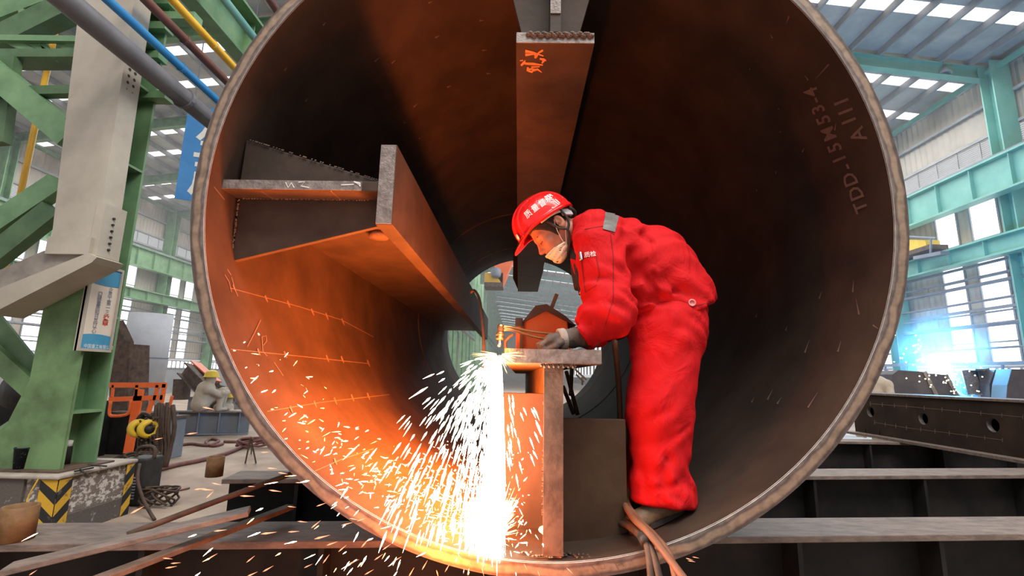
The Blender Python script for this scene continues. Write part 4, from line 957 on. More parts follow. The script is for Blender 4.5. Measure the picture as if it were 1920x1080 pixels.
# helmet: dome with raised ridges, rim and peak; its own tilt a little shallower than the face
HP = HO + HM @ np.array([0,0,0.010]); ca, sa = math.cos(math.radians(6)), math.sin(math.radians(6))
HR = HM @ np.array([[ca,0,-sa],[0,1,0],[sa,0,ca]])
def helm(th):
    def f(q):
        x = (q[...,0]-0.026)/(0.150+th); s = q[...,1]/(0.120+th); u = (q[...,2]-0.045)/(0.142+th)
        k = (np.abs(x)**2.3+np.abs(s)**2.3+np.abs(u)**2.3)**(1/2.3)
        return (k-1)*(0.13+th)
    return f
def helmet(P):
    q = (P-HP) @ HR; x, s, u = q[...,0], q[...,1], q[...,2]
    out = helm(0)(q)
    out = smin(out, smax(helm(0.009)(q), np.abs(s)-0.022, 0.004), 0.005)
    out = smin(out, smax(helm(0.005)(q), np.abs(np.abs(s)-0.058)-0.010, 0.004), 0.005)
    shell = smax(out, -helm(-0.006)(q), 0.003)
    shell = smax(shell, 0.038-u, 0.003)
    e = (np.sqrt(((x-0.030)/(0.164+0.046*np.clip((x-0.03)/0.16,0,1)))**2 + (s/0.133)**2) - 1)*0.13
    zc = 0.042 - 0.34*np.clip(x-0.12,0,1)
    pl = smax(np.abs(u-zc)-0.0045, e, 0.003); pl = smax(pl, -(helm(-0.006)(np.stack([x,s,0.045+0*u],-1))), 0.003)
    return smin(shell, pl, 0.012)
hl = sdf_obj('helmet', helmet, HO-0.27, HO+0.27, 0.0042, mhelm, man, 1)
bh = bvh_of(hl)
mb = MB()
for ch, c, ang in (('质',(991,402),-40), ('量',(1004,391),-38), ('督',(1017,382),-33), ('察',(1029,373),-24)): text_on(mb, bh, ch, c, 14.5, ang, 0.0025, 0.12)
mb.build('helmet_lettering', M['white'], hl)
mb = MB(); 
for l in ([(1029,365),(1040,369)], [(1041,374),(1049,381)], [(1040,378),(1048,384)]): stroke(mb, bh, l, 1.6, 0.002, 4)
mb.lathe([(0.004,0),(0.004,0.002),(0,0.003)], hit(bh,1036,390,0.001) or HW(0,0.1,0.1), HS, 10)
mb.build('helmet_print', M['white'], hl, kind='stuff')
mb = MB(); mb.lathe([(0.016,0),(0.016,0.003),(0,0.004)], HW(0.176,0.03,0.085), HW(1,0.1,0.2)-HO, 16); mb.build('helmet_emblem', M['white'], hl, True)
# harness, nape band, chin strap
MB().tube([Vector(HW(0.06,0.085,0.058)), Vector(HW(0.0,0.095,0.050)), Vector(HW(-0.05,0.086,0.036)), Vector(HW(-0.09,0.05,0.014)), Vector(HW(-0.102,0,0.005)), Vector(HW(-0.09,-0.05,0.014)), Vector(HW(-0.03,-0.086,0.038))], 0.007, 8, 4).build('harness_band', mgrey, hl, True)
mb = MB(); mb.bar(Vector(HW(-0.050,0.082,0.030)), Vector(HW(-0.098,0.050,0.006)), 0.012, 0.036, tuple(HU)); mb.build('harness_label', mgrey, hl, bevel=0.002)
mb = MB(); mb.tube([Vector(HW(-0.102,0.06,0.03)), Vector(HW(-0.118,0.03,-0.002)), Vector(HW(-0.118,-0.03,-0.002))], 0.010, 8, 4); mb.build('nape_strap', mstrap, hl, True)
for pth, r_ in (([(0.034,0.088,0.040),(0.016,0.094,-0.024),(-0.010,0.089,-0.054),(0.010,0.072,-0.092),(0.045,0.047,-0.127),(0.062,0,-0.140)], 0.006),
               ([(-0.050,0.090,0.040),(-0.050,0.092,0.0),(-0.034,0.090,-0.036),(-0.010,0.089,-0.054)], 0.006),
               ([(0.050,-0.084,0.040),(0.020,-0.090,-0.018),(-0.005,-0.080,-0.060),(0.062,0,-0.140)], 0.0055)):
    MB().tube([Vector(HW(*p)) for p in pth], r_, 8, 4).build('chin_strap', mstrap, hl, True)
# face mask
def maskf(q):
    shell = smax(head_local(q)-0.0085, -(head_local(q)-0.0045), 0.002)
    s = np.abs(q[...,1])
    top = q[...,2] - (-0.066 - 0.05*s - 0.25*np.clip(0.09-q[...,0],0,1)); back = -(q[...,0] - (0.030+0.0*s)); bot = -(q[...,2]+0.150)
    return smax(smax(smax(shell, top, 0.002), back, 0.002), bot, 0.002) + 0.0006*np.sin(260*q[...,2]+30*q[...,0])*(q[...,0] > 0)
mk_ = sdf_obj('face_mask', in_head(maskf), HO-0.2, HO+0.2, 0.0035, mmask, man, 1)
for pth in ([(0.040,0.066,-0.083),(0.034,0.074,-0.05),(0.020,0.082,-0.005),(0.004,0.088,0.026)], [(0.035,0.060,-0.100),(0.008,0.076,-0.062),(-0.012,0.082,-0.038)]):
    MB().tube([Vector(HW(*p)) for p in pth], 0.0018, 6, 4).build('ear_loop', M['white'], mk_, True)

# gloved hands ----------------------------------------------------
def hand(name, knuckle, wrist, sideY, tubes, parent):
    K, Wp = np.array(knuckle), np.array(wrist); ax = K-Wp; ax /= np.linalg.norm(ax)
    sd = np.array([0,1.0,0]); dn = np.cross(ax, sd); dn /= np.linalg.norm(dn)
    if dn[2] > 0: dn = -dn
    fing = []
    for i, (off, ln) in enumerate(((-0.034,0.92),(-0.012,1.0),(0.011,0.95),(0.033,0.78))):
        o = sd*off*sideY
        k0 = K + o + ax*(0.004 if i in (1,2) else -0.006); k1 = k0 + ax*0.036*ln + dn*0.012; k2 = k1 + dn*0.028*ln - ax*0.006; k3 = k2 - ax*0.024*ln + dn*0.004
        fing.append((k0,k1,k2,k3))
    th = (K-ax*0.055+dn*0.012-sd*0.034*sideY, K-ax*0.022+dn*0.030-sd*0.040*sideY, K+ax*0.012+dn*0.034-sd*0.026*sideY)
    def f(P):
        d = cap(P, Wp+ax*0.01, K-ax*0.02, 0.033, 0.030, 1.25)
        d = smin(d, cap(P, K-sd*0.03-ax*0.012, K+sd*0.03-ax*0.012, 0.019, 0.019), 0.02)
        for a,b,c,e in fing:
            g = np.minimum(np.minimum(cap(P,a,b,0.0135,0.0125), cap(P,b,c,0.0125,0.0118)), cap(P,c,e,0.0118,0.0105)); d = smin(d, g, 0.006)
        g = np.minimum(cap(P,th[0],th[1],0.017,0.0145), cap(P,th[1],th[2],0.0145,0.012)); d = smin(d, g, 0.01)
        d = smin(d, cap(P, Wp-ax*0.05, Wp+ax*0.012, 0.046, 0.038), 0.012)
        return d + 0.0008*np.sin(190*(P@ax))
    lo = np.minimum(K, Wp)-0.13; hi = np.maximum(K, Wp)+0.13
    g = sdf_obj(name, f, lo, hi, 0.0045, mglove, man, 1)
    cf = MB(); cf.lathe([(0.043,-0.012),(0.046,-0.008),(0.046,0.016),(0.040,0.020)], Wp+ax*0.03, ax, 20); cf.build('pale_band', mglove2, g, True)
    return g
hand('glove', Q(1026,640,2.03), Q(1068,634,2.05), 1, None, man)
hand('glove', Q(1040,634,2.19), Q(1088,634,2.20), -1, None, man)

# boots -----------------------------------------------------------
def boot(name, heel, toe, ankle, tilt):
    He, To, An = np.array(heel), np.array(toe), np.array(ankle); ax = To-He; Ln = np.linalg.norm(ax); ax /= Ln
    sd = np.array([0,1.0,0]) - ax*ax[1]; sd /= np.linalg.norm(sd); up = np.cross(sd, ax); up = up if up[2] > 0 else -up
    def f(P):
        d = cap(P, He+up*0.050+ax*0.04, To+up*0.034-ax*0.05, 0.050, 0.040, 1.0)
        d = smin(d, ell(P, To-ax*0.055+up*0.030, (0.058,0.046,0.034)), 0.02)
        d = smin(d, cap(P, He+ax*0.05+up*0.06, An, 0.056, 0.052), 0.035)
        return smax(d, -plane(P, He+up*0.014, up), 0.006)
    g = sdf_obj(name, f, np.minimum.reduce([He,To,An])-0.09, np.maximum.reduce([He,To,An])+0.09, 0.006, mboot, man, 1)
    so = MB(); n = 20; pts = []
    for k in range(n):
        a = 2*math.pi*k/n; c, s = math.cos(a), math.sin(a); w = 0.042+0.006*c if c > 0 else 0.038
        pts.append(He + ax*(Ln/2 + Ln/2*c) + sd*w*s*(1.15 - 0.25*abs(c)) )
    so.prism([Vector(p) for p in pts], Vector(up)*0.018); so.build('sole', mstrap, g)
    lc = MB()
    for k in range(4): b = An*0.45 + (To-ax*0.07+up*0.07)*0.55 + ax*0.018*(k-2) - up*0.012*(k-2); lc.tube([Vector(b-sd*0.03), Vector(b+up*0.012), Vector(b+sd*0.03)], 0.004, 6, 3)
    lc.build('laces', mstrap, g, True)
def onpipe(x, y): return np.array([x, y, RC[1]-math.sqrt(RI**2-(x-RC[0])**2)])
boot('boot', onpipe(0.70,2.13), onpipe(0.455,2.09), ankN+np.array([0,0,-0.02]), 0)
boot('boot', onpipe(0.60,2.42), onpipe(0.36,2.38), ankF+np.array([0,0,-0.02]), 0)

# cutting torch in the gloves --------------------------------------
to = empty('cutting_torch', Q(938,650,1.93), 'brass gas cutting torch with twin tubes held in the gloved hands', 'torch')
MB().tube([Q(1052,628,2.08), Q(1000,622,2.0), Q(960,614,1.945), Q(941,612,1.935)], 0.0055, 8, 4).build('gas_tube', M['brass'], to, True)
MB().tube([Q(1045,640,2.06), Q(1000,631,2.0), Q(962,619,1.945), Q(944,618,1.935)], 0.0055, 8, 4).build('gas_tube', M['brass'], to, True)
MB().tube([Q(1120,640,2.14), Q(1080,637,2.10), Q(1040,634,2.06)], 0.014, 10, 3).build('handle', M['brass'], to, True)
tp = Q(939,610,1.932); td = Q(936.5,645,1.925); ax = td-tp; h_ = np.linalg.norm(ax)
MB().lathe([(0.008,-0.004),(0.013,0.0),(0.013,0.022),(0.010,0.026),(0.016,0.032),(0.016,0.040),(0.013,0.042),(0.013,0.048),(0.0155,0.050),(0.0155,0.056),(0.010,0.058)], tp, ax, 14).build('torch_head', M['brass'], to, True)
MB().lathe([(0.009,0.056),(0.009,0.078),(0.006,0.086),(0.0,0.087)], tp, ax, 14).build('nozzle', M['metal'], to, True)
# hoses running out of the pipe past the boots
hs = empty('gas_hose', (0.5,1.9,-0.62), 'orange-brown rubber hose pair running from behind the boot out over the pipe edge', 'hose')
MB().tube([Q(1152,640,2.18), Q(1160,720,2.35), Q(1165,850,2.40), Q(1168,930,2.2), Q(1185,968,2.0), Q(1215,998,1.87), Q(1245,1035,1.80), Q(1290,1095,1.68)], 0.013, 10, 5).build('hose_run', M['hose_orange'], hs, True)
MB().tube([Q(1168,850,2.42), Q(1172,930,2.22), Q(1195,972,2.01), Q(1228,1005,1.87), Q(1256,1042,1.79), Q(1270,1100,1.70)], 0.012, 10, 5).build('hose_run', M['hose_orange'], hs, True)
hs2 = empty('dark_cable_loop', (0.45,1.9,-0.63), 'dark brown cables taped together hanging over the pipe edge below the boot', 'cable')
MB().tube([Q(1150,968,2.25), Q(1175,978,2.1), Q(1200,1000,1.92), Q(1215,1030,1.85), Q(1222,1100,1.80)], 0.013, 10, 5).build('cable_run', M['rubber'], hs2, True)
MB().tube([Q(1150,980,2.2), Q(1175,985,2.06), Q(1205,1010,1.90), Q(1224,1035,1.84), Q(1240,1100,1.78)], 0.012, 10, 5).build('cable_run', M['rubber'], hs2, True)
MB().tube([Q(1206,1004,1.895), Q(1214,1020,1.86)], 0.024, 10, 1).build('tape_wrap', M['black'], hs2, True)
# ================================================================ THINGS INSIDE AND BEYOND THE PIPE
om = empty('orange_cutting_carriage', (0.22,2.75,0.108), 'orange machine with dark pitched hood standing on the bottom flange behind the torch', 'machine')
def P2(pts, Y): return [PY(x, y, Y) for x, y in pts]
MB().prism(P2([(981,660),(981,603),(1023,580),(1064,602),(1070,660)],2.6), (0,0.35,0)).build('housing', mat('firelit_orange_housing', (0.88,0.15,0.03), (0.92,0.2,0.05), rough=0.6, scale=5), om, bevel=0.006)  # orange brightened in the colour to stand in for firelight
MB().prism(P2([(977,606),(1004,573),(1025,570),(1060,592),(1080,610),(1066,604),(1024,582),(984,603)],2.58), (0,0.40,0)).build('hood', mat('dark_hood', (0.06,0.03,0.02), (0.10,0.05,0.03), rough=0.6, scale=8), om)
MB().box(tuple(PY(967,660,2.55)), (PY(975,660,2.55)[0], 2.6, PY(967,604,2.55)[2])).build('side_post', M['orange'], om, bevel=0.003)
MB().box(tuple(PY(974,660,2.55)), (PY(981,660,2.55)[0], 2.6, PY(974,604,2.55)[2])).build('side_post', M['rustbrown'], om, bevel=0.003)
MB().box(tuple(PY(966,612,2.53)), (PY(980,612,2.53)[0], 2.61, PY(966,596,2.53)[2])).build('post_cap', M['black'], om, bevel=0.004)
MB().bar(PY(1034,578,2.7), PY(1044,552,2.7), 0.022, 0.03, (0,1,0)).build('lever', M['rustbrown'], om)
MB().tube(P2([(948,660),(948,640),(954,632),(963,626)],2.5), 0.008, 8, 4).build('handle', M['rustbrown'], om, True)
hk = tag(MB().tube([PY(883,548,3.1), PY(890,545,3.0), PY(899,562,2.9), PY(904,600,2.8), PY(907,640,2.75), PY(907,690,2.75)], 0.009, 8, 5).build('hanging_hose', M['plate'], None, True), 'thin dark hose hooked over the end of the left stiffener flange', 'hose')
# cable and rods beyond the bottom web
rd = empty('leaning_rods', (0.3,6.5,-0.62), 'dark slender rods leaning together inside the far pipe end beyond the bottom stiffener', 'rod')
for a, b in (((1062,697),(1083,777)), ((1056,725),(1075,775)), ((1072,692),(1070,740))): MB().tube([PY(*a,6.6), PY(*b,6.3)], 0.028, 8, 1).build('rod', M['rustbrown'], rd, True)
for a, b in (((1078,692),(1100,712)), ((1092,705),(1092,722)), ((1080,702),(1095,716))): MB().tube([PY(*a,10.5), PY(*b,10.5)], 0.02, 6, 1).build('rail', M['rustbrown'], rd, True)
# bridge crane seen through the pipe
cr_ = empty('bridge_crane', PY(930,520,24), 'orange overhead crane end seen through the far pipe opening', 'crane')
a, b = PY(908,537,24), PY(943,512,24); MB().box((a[0],24,a[2]),(b[0],25,b[2])).build('crane_box', M['yellowpipe'], cr_)
MB().box((a[0],23.9,a[2]-0.02),(b[0]+0.02,25,a[2]+0.2)).build('lower_flange', M['rust'], cr_)
MB().prism([PY(943,535,24), PY(957,500,24), PY(962,490,24), PY(925,490,24), PY(930,515,24)], (0,0.8,0)).build('crane_cab', M['orange'], cr_)
MB().tube([a+Vector((0.5,0.5,0)), (a[0]+0.5,24.5,11.8)], 0.03, 6, 1).build('hoist_rope', M['fuzzgrey'], cr_)
a = PY(930,520,23.8); MB().lathe([(0.2,0),(0.25,0.1),(0.25,0.4),(0.1,0.5)], a, (0,0,1), 12).build('hoist_motor', M['fuzzgrey'], cr_, True)
# =============== right-hand background
hc = empty('wall_crane', PX(1720,465,14.2), 'orange crane trolley hanging at the right wall beside the windows', 'crane')
a, b = PX(1692,470,14.4), PX(1737,447,14.4); y0, y1 = sorted((a[1], b[1]))
MB().prism([PX(1692,471,14.4), PX(1725,469,14.4), PX(1737,462,14.4), PX(1735,450,14.4), PX(1692,449,14.4)], (0.5,0,0)).build('trolley_body', M['yellow'], hc)
MB().box((14.3,y0-0.2,a[2]-0.28),(14.95,y1+0.6,a[2]-0.12)).build('trolley_beam', M['rust'], hc)
MB().tube([PX(1690,443,14.3), PX(1755,447,14.3)], 0.04, 6, 1).build('cable_arm', M['fuzzgrey'], hc)
MB().bar(PX(1745,482,14.3), PX(1745,448,14.3), 0.05, 0.05).build('hanger', M['fuzzgrey'], hc)
MB().bar(PX(1720,484,14.3), PX(1772,474,14.3), 0.3, 0.12).build('end_carriage', M['fuzzgrey'], hc)
def block(name, pts, Y, d, m, lab, cat, edge=None):
    e = empty(name, PY(*pts[0], Y), lab, cat); P = P2(pts, Y)
    MB().prism(P, d).build('plate', M[m], e, bevel=0.005)
    if edge:
        for i, j in edge: MB().bar(P[i], P[j], 0.07, 0.05, (0,1,0)).build('edge_strip', M['cut_edge'], e)
    return e
block('steel_block', [(1671,752),(1674,702),(1684,694),(1732,697),(1760,752)], 9.5, (0.2,0.9,0), 'bluegrey_dark', 'bluish grey sloping steel box end behind the box girder, left of the welding arc', 'steel part', [(3,4)])
block('steel_plate', [(1738,700),(1772,702),(1800,754),(1762,752)], 9.8, (0.1,0.5,0), 'bluegrey_dark', 'sloping steel plate right under the blue welding arc', 'steel part', [(1,2)])
e = block('steel_plate', [(1800,705),(1815,694),(1838,752),(1805,752)], 10.7, (0.1,0.5,0), 'bluegrey_dark', 'narrow steel plate between the welder and the open frame', 'steel part')
fr_ = empty('open_steel_box', PY(1830,752,10.0), 'small open-fronted slanted steel box right of the welder', 'steel part')
F4 = P2([(1816,693),(1840,693),(1860,740),(1828,739)], 10.0)
for i in range(4): MB().bar(F4[i], F4[(i+1)%4], 0.3, 0.03, (0,0,1) if i % 2 == 0 else (0,1,0)).build('side', M['cut_edge'], fr_)
MB().prism(P2([(1817,694),(1839,694),(1858,739),(1829,738)],10.3), (0,0.03,0)).build('back_plate', M['dark'], fr_)
block('steel_block', [(1855,720),(1866,693),(1892,693),(1886,722),(1886,760),(1858,760)], 9.7, (0,0.2,0), 'bluegrey_dark', 'grey steel box with dark recess beside the right frame edge', 'steel part')
block('steel_block', [(1889,722),(1897,692),(1960,693),(1960,770),(1886,760)], 9.3, (0,0.3,0), 'bluegrey_dark', 'large grey plate-sided block at the far right edge behind the girder', 'steel part')
tbl = empty('work_platform', PX(1900,690,12.5), 'low railed platform along the foot of the right wall', 'platform')
for y_, z_ in ((1660,684),(1700,684),(1760,682),(1820,682),(1880,681)): MB().bar(PX(y_,z_+18,13.2), PX(y_,z_,13.2), 0.05, 0.05).build('post', M['fuzzgrey'], tbl)
MB().bar(PX(1655,685,13.2), PX(1960,680,13.2), 0.06, 0.09).build('rail', M['fuzzgrey'], tbl)
MB().box((13.0,6,FZ),(14.2,24,-0.1)).build('bench', M['fuzzgrey'], tbl)

def small_person(name, pel, chest, head, knees, hands, shirt, helm_m, lab, s=1.0, face=(1,0,0)):
    """a far figure: one continuous body surface, helmet as a child"""
    pel, chest, head = (np.array(v) for v in (pel, chest, head)); e = empty(name, tuple(pel), lab, 'person')
    fc = np.array(face, float); fc /= np.linalg.norm(fc); sd = np.cross((0,0,1), fc)
    def f(P):
        d = smin(cap(P, pel, chest, 0.17*s, 0.17*s), cap(P, chest+sd*0.17*s, chest-sd*0.17*s, 0.10*s, 0.10*s), 0.05)
        d = smin(d, cap(P, chest, head-np.array([0,0,0.05]), 0.07*s, 0.06*s), 0.03)
        d = smin(d, ell(P, head, (0.095*s,0.085*s,0.12*s)), 0.02)
        for i, sg in enumerate((1,-1)):
            k = np.array(knees[i]); ft = k + np.array([0,0,-0.42]) - fc*0.05
            d = smin(d, cap(P, pel+sd*0.09*sg, k, 0.10*s, 0.075*s), 0.05); d = smin(d, cap(P, k, ft, 0.075*s, 0.055*s), 0.03); d = smin(d, cap(P, ft, ft+fc*0.16, 0.045, 0.04), 0.02)
            h = np.array(hands[i]); sh = chest+sd*0.19*sg*s; m = (sh+h)/2 + np.array([0,0,-0.10]) + sd*0.05*sg
            d = smin(d, cap(P, sh, m, 0.075*s, 0.06*s), 0.03); d = smin(d, cap(P, m, h, 0.058*s, 0.045*s), 0.02)
        return d
    pts = [pel, chest, head] + [np.array(k) for k in knees] + [np.array(h) for h in hands]
    lo = np.min(pts, 0)-0.3; hi = np.max(pts, 0)+0.3; lo[2] -= 0.3
    sdf_obj('body', f, lo, hi, 0.022, shirt, e, 2)
    h = MB(); c = head + np.array([0,0,0.05]); h.lathe([(0.165*s,0),(0.15*s,0.012),(0.138*s,0.02),(0.13*s,0.07),(0.105*s,0.125),(0.06*s,0.155),(0,0.165)], c, (0,0,1), 20)
    h.prism([Vector(c+sd*0.09), Vector(c+fc*0.215*s+sd*0.05), Vector(c+fc*0.215*s-sd*0.05), Vector(c-sd*0.09)], (0,0,0.012))
    h.build('helmet', helm_m, e, True); return e
mshirt = mat('khaki_work_shirt', (0.44,0.36,0.28), (0.53,0.44,0.35), rough=0.85, scale=8, bump=0.2)
hd = PY(388,722,11.2); pe = PY(372,764,11.2); ch = PY(380,738,11.2)
small_person('person', (pe[0],11.25,-0.76), (ch[0]-0.0,11.3,-0.42), (hd[0]+0.02,11.3,-0.20), [(pe[0]+0.36,11.45,-0.46),(pe[0]+0.28,11.7,-0.46)], [(pe[0]+0.44,11.35,-0.50),(pe[0]+0.46,11.6,-0.48)], mshirt, M['yellow'], 'seated worker in khaki with yellow helmet, back turned, on the far beam', 1.12, (0.7,0.7,0))
hd = PY(410,754,11.5)
small_person('person', (hd[0]-0.22,11.9,-1.05), (hd[0]-0.10,11.9,-0.86), (hd[0],11.9,-0.68), [(hd[0]+0.2,11.9,-1.0),(hd[0]+0.2,12.1,-1.0)], [(hd[0]+0.1,11.8,-0.95),(hd[0]+0.2,12.0,-0.95)], mshirt, M['yellow'], 'crouching worker of whom mostly the yellow helmet shows behind the far beam', 1.0, (0.9,-0.2,0))
hd = PY(1640,700,9.0)
small_person('person', (hd[0]-0.02,9.0,-0.35), (hd[0]+0.02,9.0,-0.02), (hd[0]-0.1,9.0,0.2), [(hd[0]-0.2,8.8,-0.5),(hd[0]-0.2,9.2,-0.5)], [(hd[0]+0.02,8.75,-0.30),(hd[0]-0.1,9.2,-0.25)], mshirt, M['yellow'], 'worker in khaki almost hidden behind the right pipe rim', 1.0, (-1,-0.3,0))
hd = PY(1797,690,10.9)
small_person('person', (hd[0],11.0,-0.55), (hd[0],11.0,-0.2), (hd[0]-0.08,10.95,0.05), [(hd[0]-0.2,10.8,-0.7),(hd[0]+0.1,10.8,-0.7)], [(hd[0]-0.3,10.7,-0.15),(hd[0]-0.2,10.8,-0.2)], mat('welder_jacket', (0.32,0.2,0.2), (0.4,0.26,0.26), rough=0.8, scale=6), M['yellow'], 'crouching welder beside the blinding blue arc', 0.95, (-0.8,-0.4,0))
ar = tag(MB().lathe([(0.0,-0.16),(0.13,-0.08),(0.17,0.02),(0.12,0.12),(0,0.18)], PY(1765,692,10.3), (0,0,1), 14).build('welding_arc', M['bluearc'], None, True), 'blinding blue-white welding arc above the sloping plates', 'flame')
wsp = MB()
for i in range(70):
    x = 1790+rng.normal()*36 if i < 45 else 1720+rng.normal()*25; y = 720+rng.normal()*20 if i < 45 else 665+rng.normal()*18
    c = PY(x, y, 9.4); wsp.lathe([(0,-0.012),(0.012,0),(0,0.012)], c, (0,0,1), 5)
tag(wsp.build('welding_sparks', M['spark'], None), 'tiny white sparks scattered around the blue welding arc', 'sparks', None, 'stuff')

# =============== left-hand background
tk = empty('upright_tank_shell', (-15.9,20.5,FZ), 'tall grey cylindrical shell standing upright before the windows', 'tank')
c = PY(266,600,20); 
MB().lathe([(0.8,0),(0.8,2.0),(0.8,c[2]-FZ+0.3),(0.74,c[2]-FZ+0.3),(0.74,0.1)], (c[0],20.5,FZ), n=40).build('shell', M['tank'], tk, True)
MB().lathe([(0.815,0),(0.815,0.08)], (c[0],20.5,FZ+1.9), n=40).build('weld_band', M['fuzzgrey'], tk, True)
bl = empty('dark_plate_stack', PY(225,760,9.5), 'dark brown steel plates standing upright behind the column', 'steel plate')
MB().prism(P2([(205,790),(205,645),(243,645),(238,790)],9.5), (0.1,0.4,0)).build('plate', M['rust'], bl); MB().prism(P2([(212,790),(216,600),(235,640),(225,790)],9.9), (0.1,0.1,0)).build('plate', M['rust'], bl)
# dark benches / machinery
for (xa, ya, xb, yb, Y, m, lab) in ((190,778,284,850,8.6,'dark','dark steel machine base under the orange railing'), (288,785,328,846,8.3,'fuzzgrey','blue-grey steel cabinet next to the chain hoist')):
    a, b = PY(xa, yb, Y), PY(xb, ya, Y); e = empty('machine_base', ((a[0]+b[0])/2, Y+0.4, FZ), lab, 'machine base')
    MB().box((a[0], Y, FZ), (b[0], Y+0.3, b[2])).build('body', M[m], e, bevel=0.01); MB().box((a[0]-0.03, Y-0.03, b[2]), (b[0]+0.03, Y+0.33, b[2]+0.04)).build('lid', M['rust'], e)
hb = hbeam('background_beam', PZ(316,770,-0.90), PZ(470,771,-0.93), 0.3, 0.52, 'grey-green steel beam at left on which the khaki workers sit', stiff=4, web='fuzzgrey', top='dark_top')
hbeam('background_beam', (-9.5,14.2,-0.75), (-5.0,14.6,-0.75), 0.3, 0.7, 'far dark beam behind the seated workers', stiff=5, web='fuzzgrey')
hbeam('background_beam', (-10.5,17.0,-0.6), (-5.0,17.2,-0.6), 0.3, 0.85, 'farthest dark beam near the left windows', stiff=5, web='fuzzgrey')
def leaning(p, q, w, lab, m='rust', Y=12):
    e = empty('leaning_beam', PY(*q, Y), lab, 'beam'); a, b = PY(*p, Y+0.5), PY(*q, Y)
    d = (b-a).normalized(); n = d.cross(Vector((0,1,0))).normalized()
    MB().bar(a, b, 0.03, w*0.9, tuple(n)).build('web', M[m], e)
    for s in (-1, 1): MB().bar(a+n*w/2*s, b+n*w/2*s, 0.28, 0.03, tuple(n)).build('flange', M[m], e)
leaning((348,692),(400,745),0.30,'rusty steel beam leaning above the seated worker'); leaning((362,686),(402,722),0.22,'orange angle bar leaning beside the rusty beam','orange',12.3)
leaning((422,725),(388,758),0.30,'rusty beam crossing behind the worker toward the pipe rim','rust',11.9); leaning((396,735),(452,800),0.34,'dark rusty beam sloping down behind the crouching worker','rust',12.1)
e = empty('upright_post', PY(330,745,12.5), 'short brown steel post standing on the far beam', 'post'); MB().prism(P2([(322,750),(325,711),(345,711),(341,750)],12.5), (0,0.3,0)).build('post_body', M['rust'], e)
# orange guard railing
rl = empty('orange_railing', PY(255,850,7.4), 'orange steel guard railing behind the green column', 'railing')
for (x0,y0,x1,y1,w,h) in ((205,722,312,722,0.03,0.075),(205,749,306,745,0.03,0.07)): MB().bar(PY(x0,y0,7.4), PY(x1,y1,7.4), w, h).build('rail', M['orange'], rl)
for (x0,y0,x1,y1,w) in ((309,720,301,765,0.055),(262,730,240,850,0.13),(258,722,255,750,0.045),(296,722,290,750,0.045),(213,722,210,745,0.03),(286,750,276,780,0.06),(323,742,316,770,0.03)): MB().bar(PY(x0,y0,7.4), PY(x1,y1,7.4), 0.03, w, (1,0,0)).build('post', M['orange'], rl)
MB().tube(P2([(208,752),(205,775),(212,780),(235,778),(243,770),(246,750)],7.3), 0.022, 8, 3).build('gate_loop', M['orange'], rl, True)
# chain hoist
ho = empty('chain_hoist', PY(270,805,6.6), 'yellow chain hoist with two round drums and hanging dark chain', 'hoist')
for x_, y_ in ((259,803),(277,804)):
    c = PY(x_, y_, 6.6); MB().lathe([(0.03,-0.05),(0.11,-0.05),(0.12,-0.02),(0.12,0.05),(0.10,0.07),(0.06,0.075),(0.06,0.055),(0,0.055)], c, (0.8,-0.6,0), 22).build('drum', M['yellow'], ho, True)
    MB().lathe([(0.055,0.06),(0.055,0.085),(0,0.09)], c, (0.8,-0.6,0), 16).build('hub', M['black'], ho, True)
MB().tube([PY(255,790,6.6), PY(268,775,6.6), PY(285,782,6.6)], 0.02, 8, 3).build('hook', M['black'], ho, True)
chn = MB()
for k in range(90):
    x = rng.uniform(258,298); y = rng.uniform(780,860); chn.lathe([(0.014,-0.02),(0.014,0.02)], PY(x,y,6.62+rng.uniform(-.08,.08)), rng.normal(size=3), 5)
for x in (262,268,274,284,290,296): chn.tube([PY(x,790+rng.uniform(-8,8),6.65), PY(x+rng.uniform(-3,3),830,6.62), PY(x+rng.uniform(-5,3),868,6.6)], 0.022, 6, 3)
for x in range(294, 326, 5): chn.tube([PY(x,758+rng.uniform(-4,8),6.75), PY(x+rng.uniform(-4,4),800,6.7), PY(x+rng.uniform(-5,5),840,6.7), PY(x-8+rng.uniform(-8,6),876,6.65)], 0.028, 6, 3)
chn.build('chain_bundle', M['rubber'], ho, True, kind='stuff')
# welding power source with cables
wd_ = empty('welding_machine', PZ(285,925,FZ), 'black portable welding machine with carry handle beside the plinth', 'machine')
b0 = PY(288,905,5.6); bx0, bx1 = PY(251,850,5.6)[0], PY(292,850,5.6)[0]; zt_ = PY(270,856,5.6)[2]
MB().box((bx0,5.45,FZ+0.02),(bx1,5.75,zt_)).build('casing', M['black'], wd_, bevel=0.02)
MB().tube([(bx0+0.03,5.6,zt_-0.01),(bx0+0.05,5.6,zt_+0.09),(bx1-0.03,5.6,zt_+0.10),(bx1-0.01,5.6,zt_-0.02)], 0.02, 8, 4).build('carry_handle', M['rubber'], wd_, True)
gr = MB()
for k in range(8): gr.box((bx0+0.04,5.435,FZ+0.08+k*0.03),(bx1-0.06,5.45,FZ+0.095+k*0.03))
gr.build('vent_slots', M['fuzzgrey'], wd_, kind='stuff')
for k in (0.4,0.55): MB().lathe([(0.015,0),(0.015,0.02),(0,0.022)], (bx0+(bx1-bx0)*k,5.45,zt_-0.18), (0,-1,0), 12).build('knob', M['redink'], wd_, True)
def coil(name, c, r, n, rad, m, lab, zs=0.02, sq=0.6):
    pts = []
    for k in range(n*10): a = 2*math.pi*k/10; q = r*(0.75+0.25*math.sin(k*1.3)); pts.append((c[0]+q*math.cos(a)*(1+0.1*math.sin(k)), c[1]+q*sq*math.sin(a), c[2]+rad+abs(zs*math.sin(k*0.37))*3))
    return tag(MB().tube(pts, rad, 6, 2).build(name, M[m], None, True), lab, 'cable')
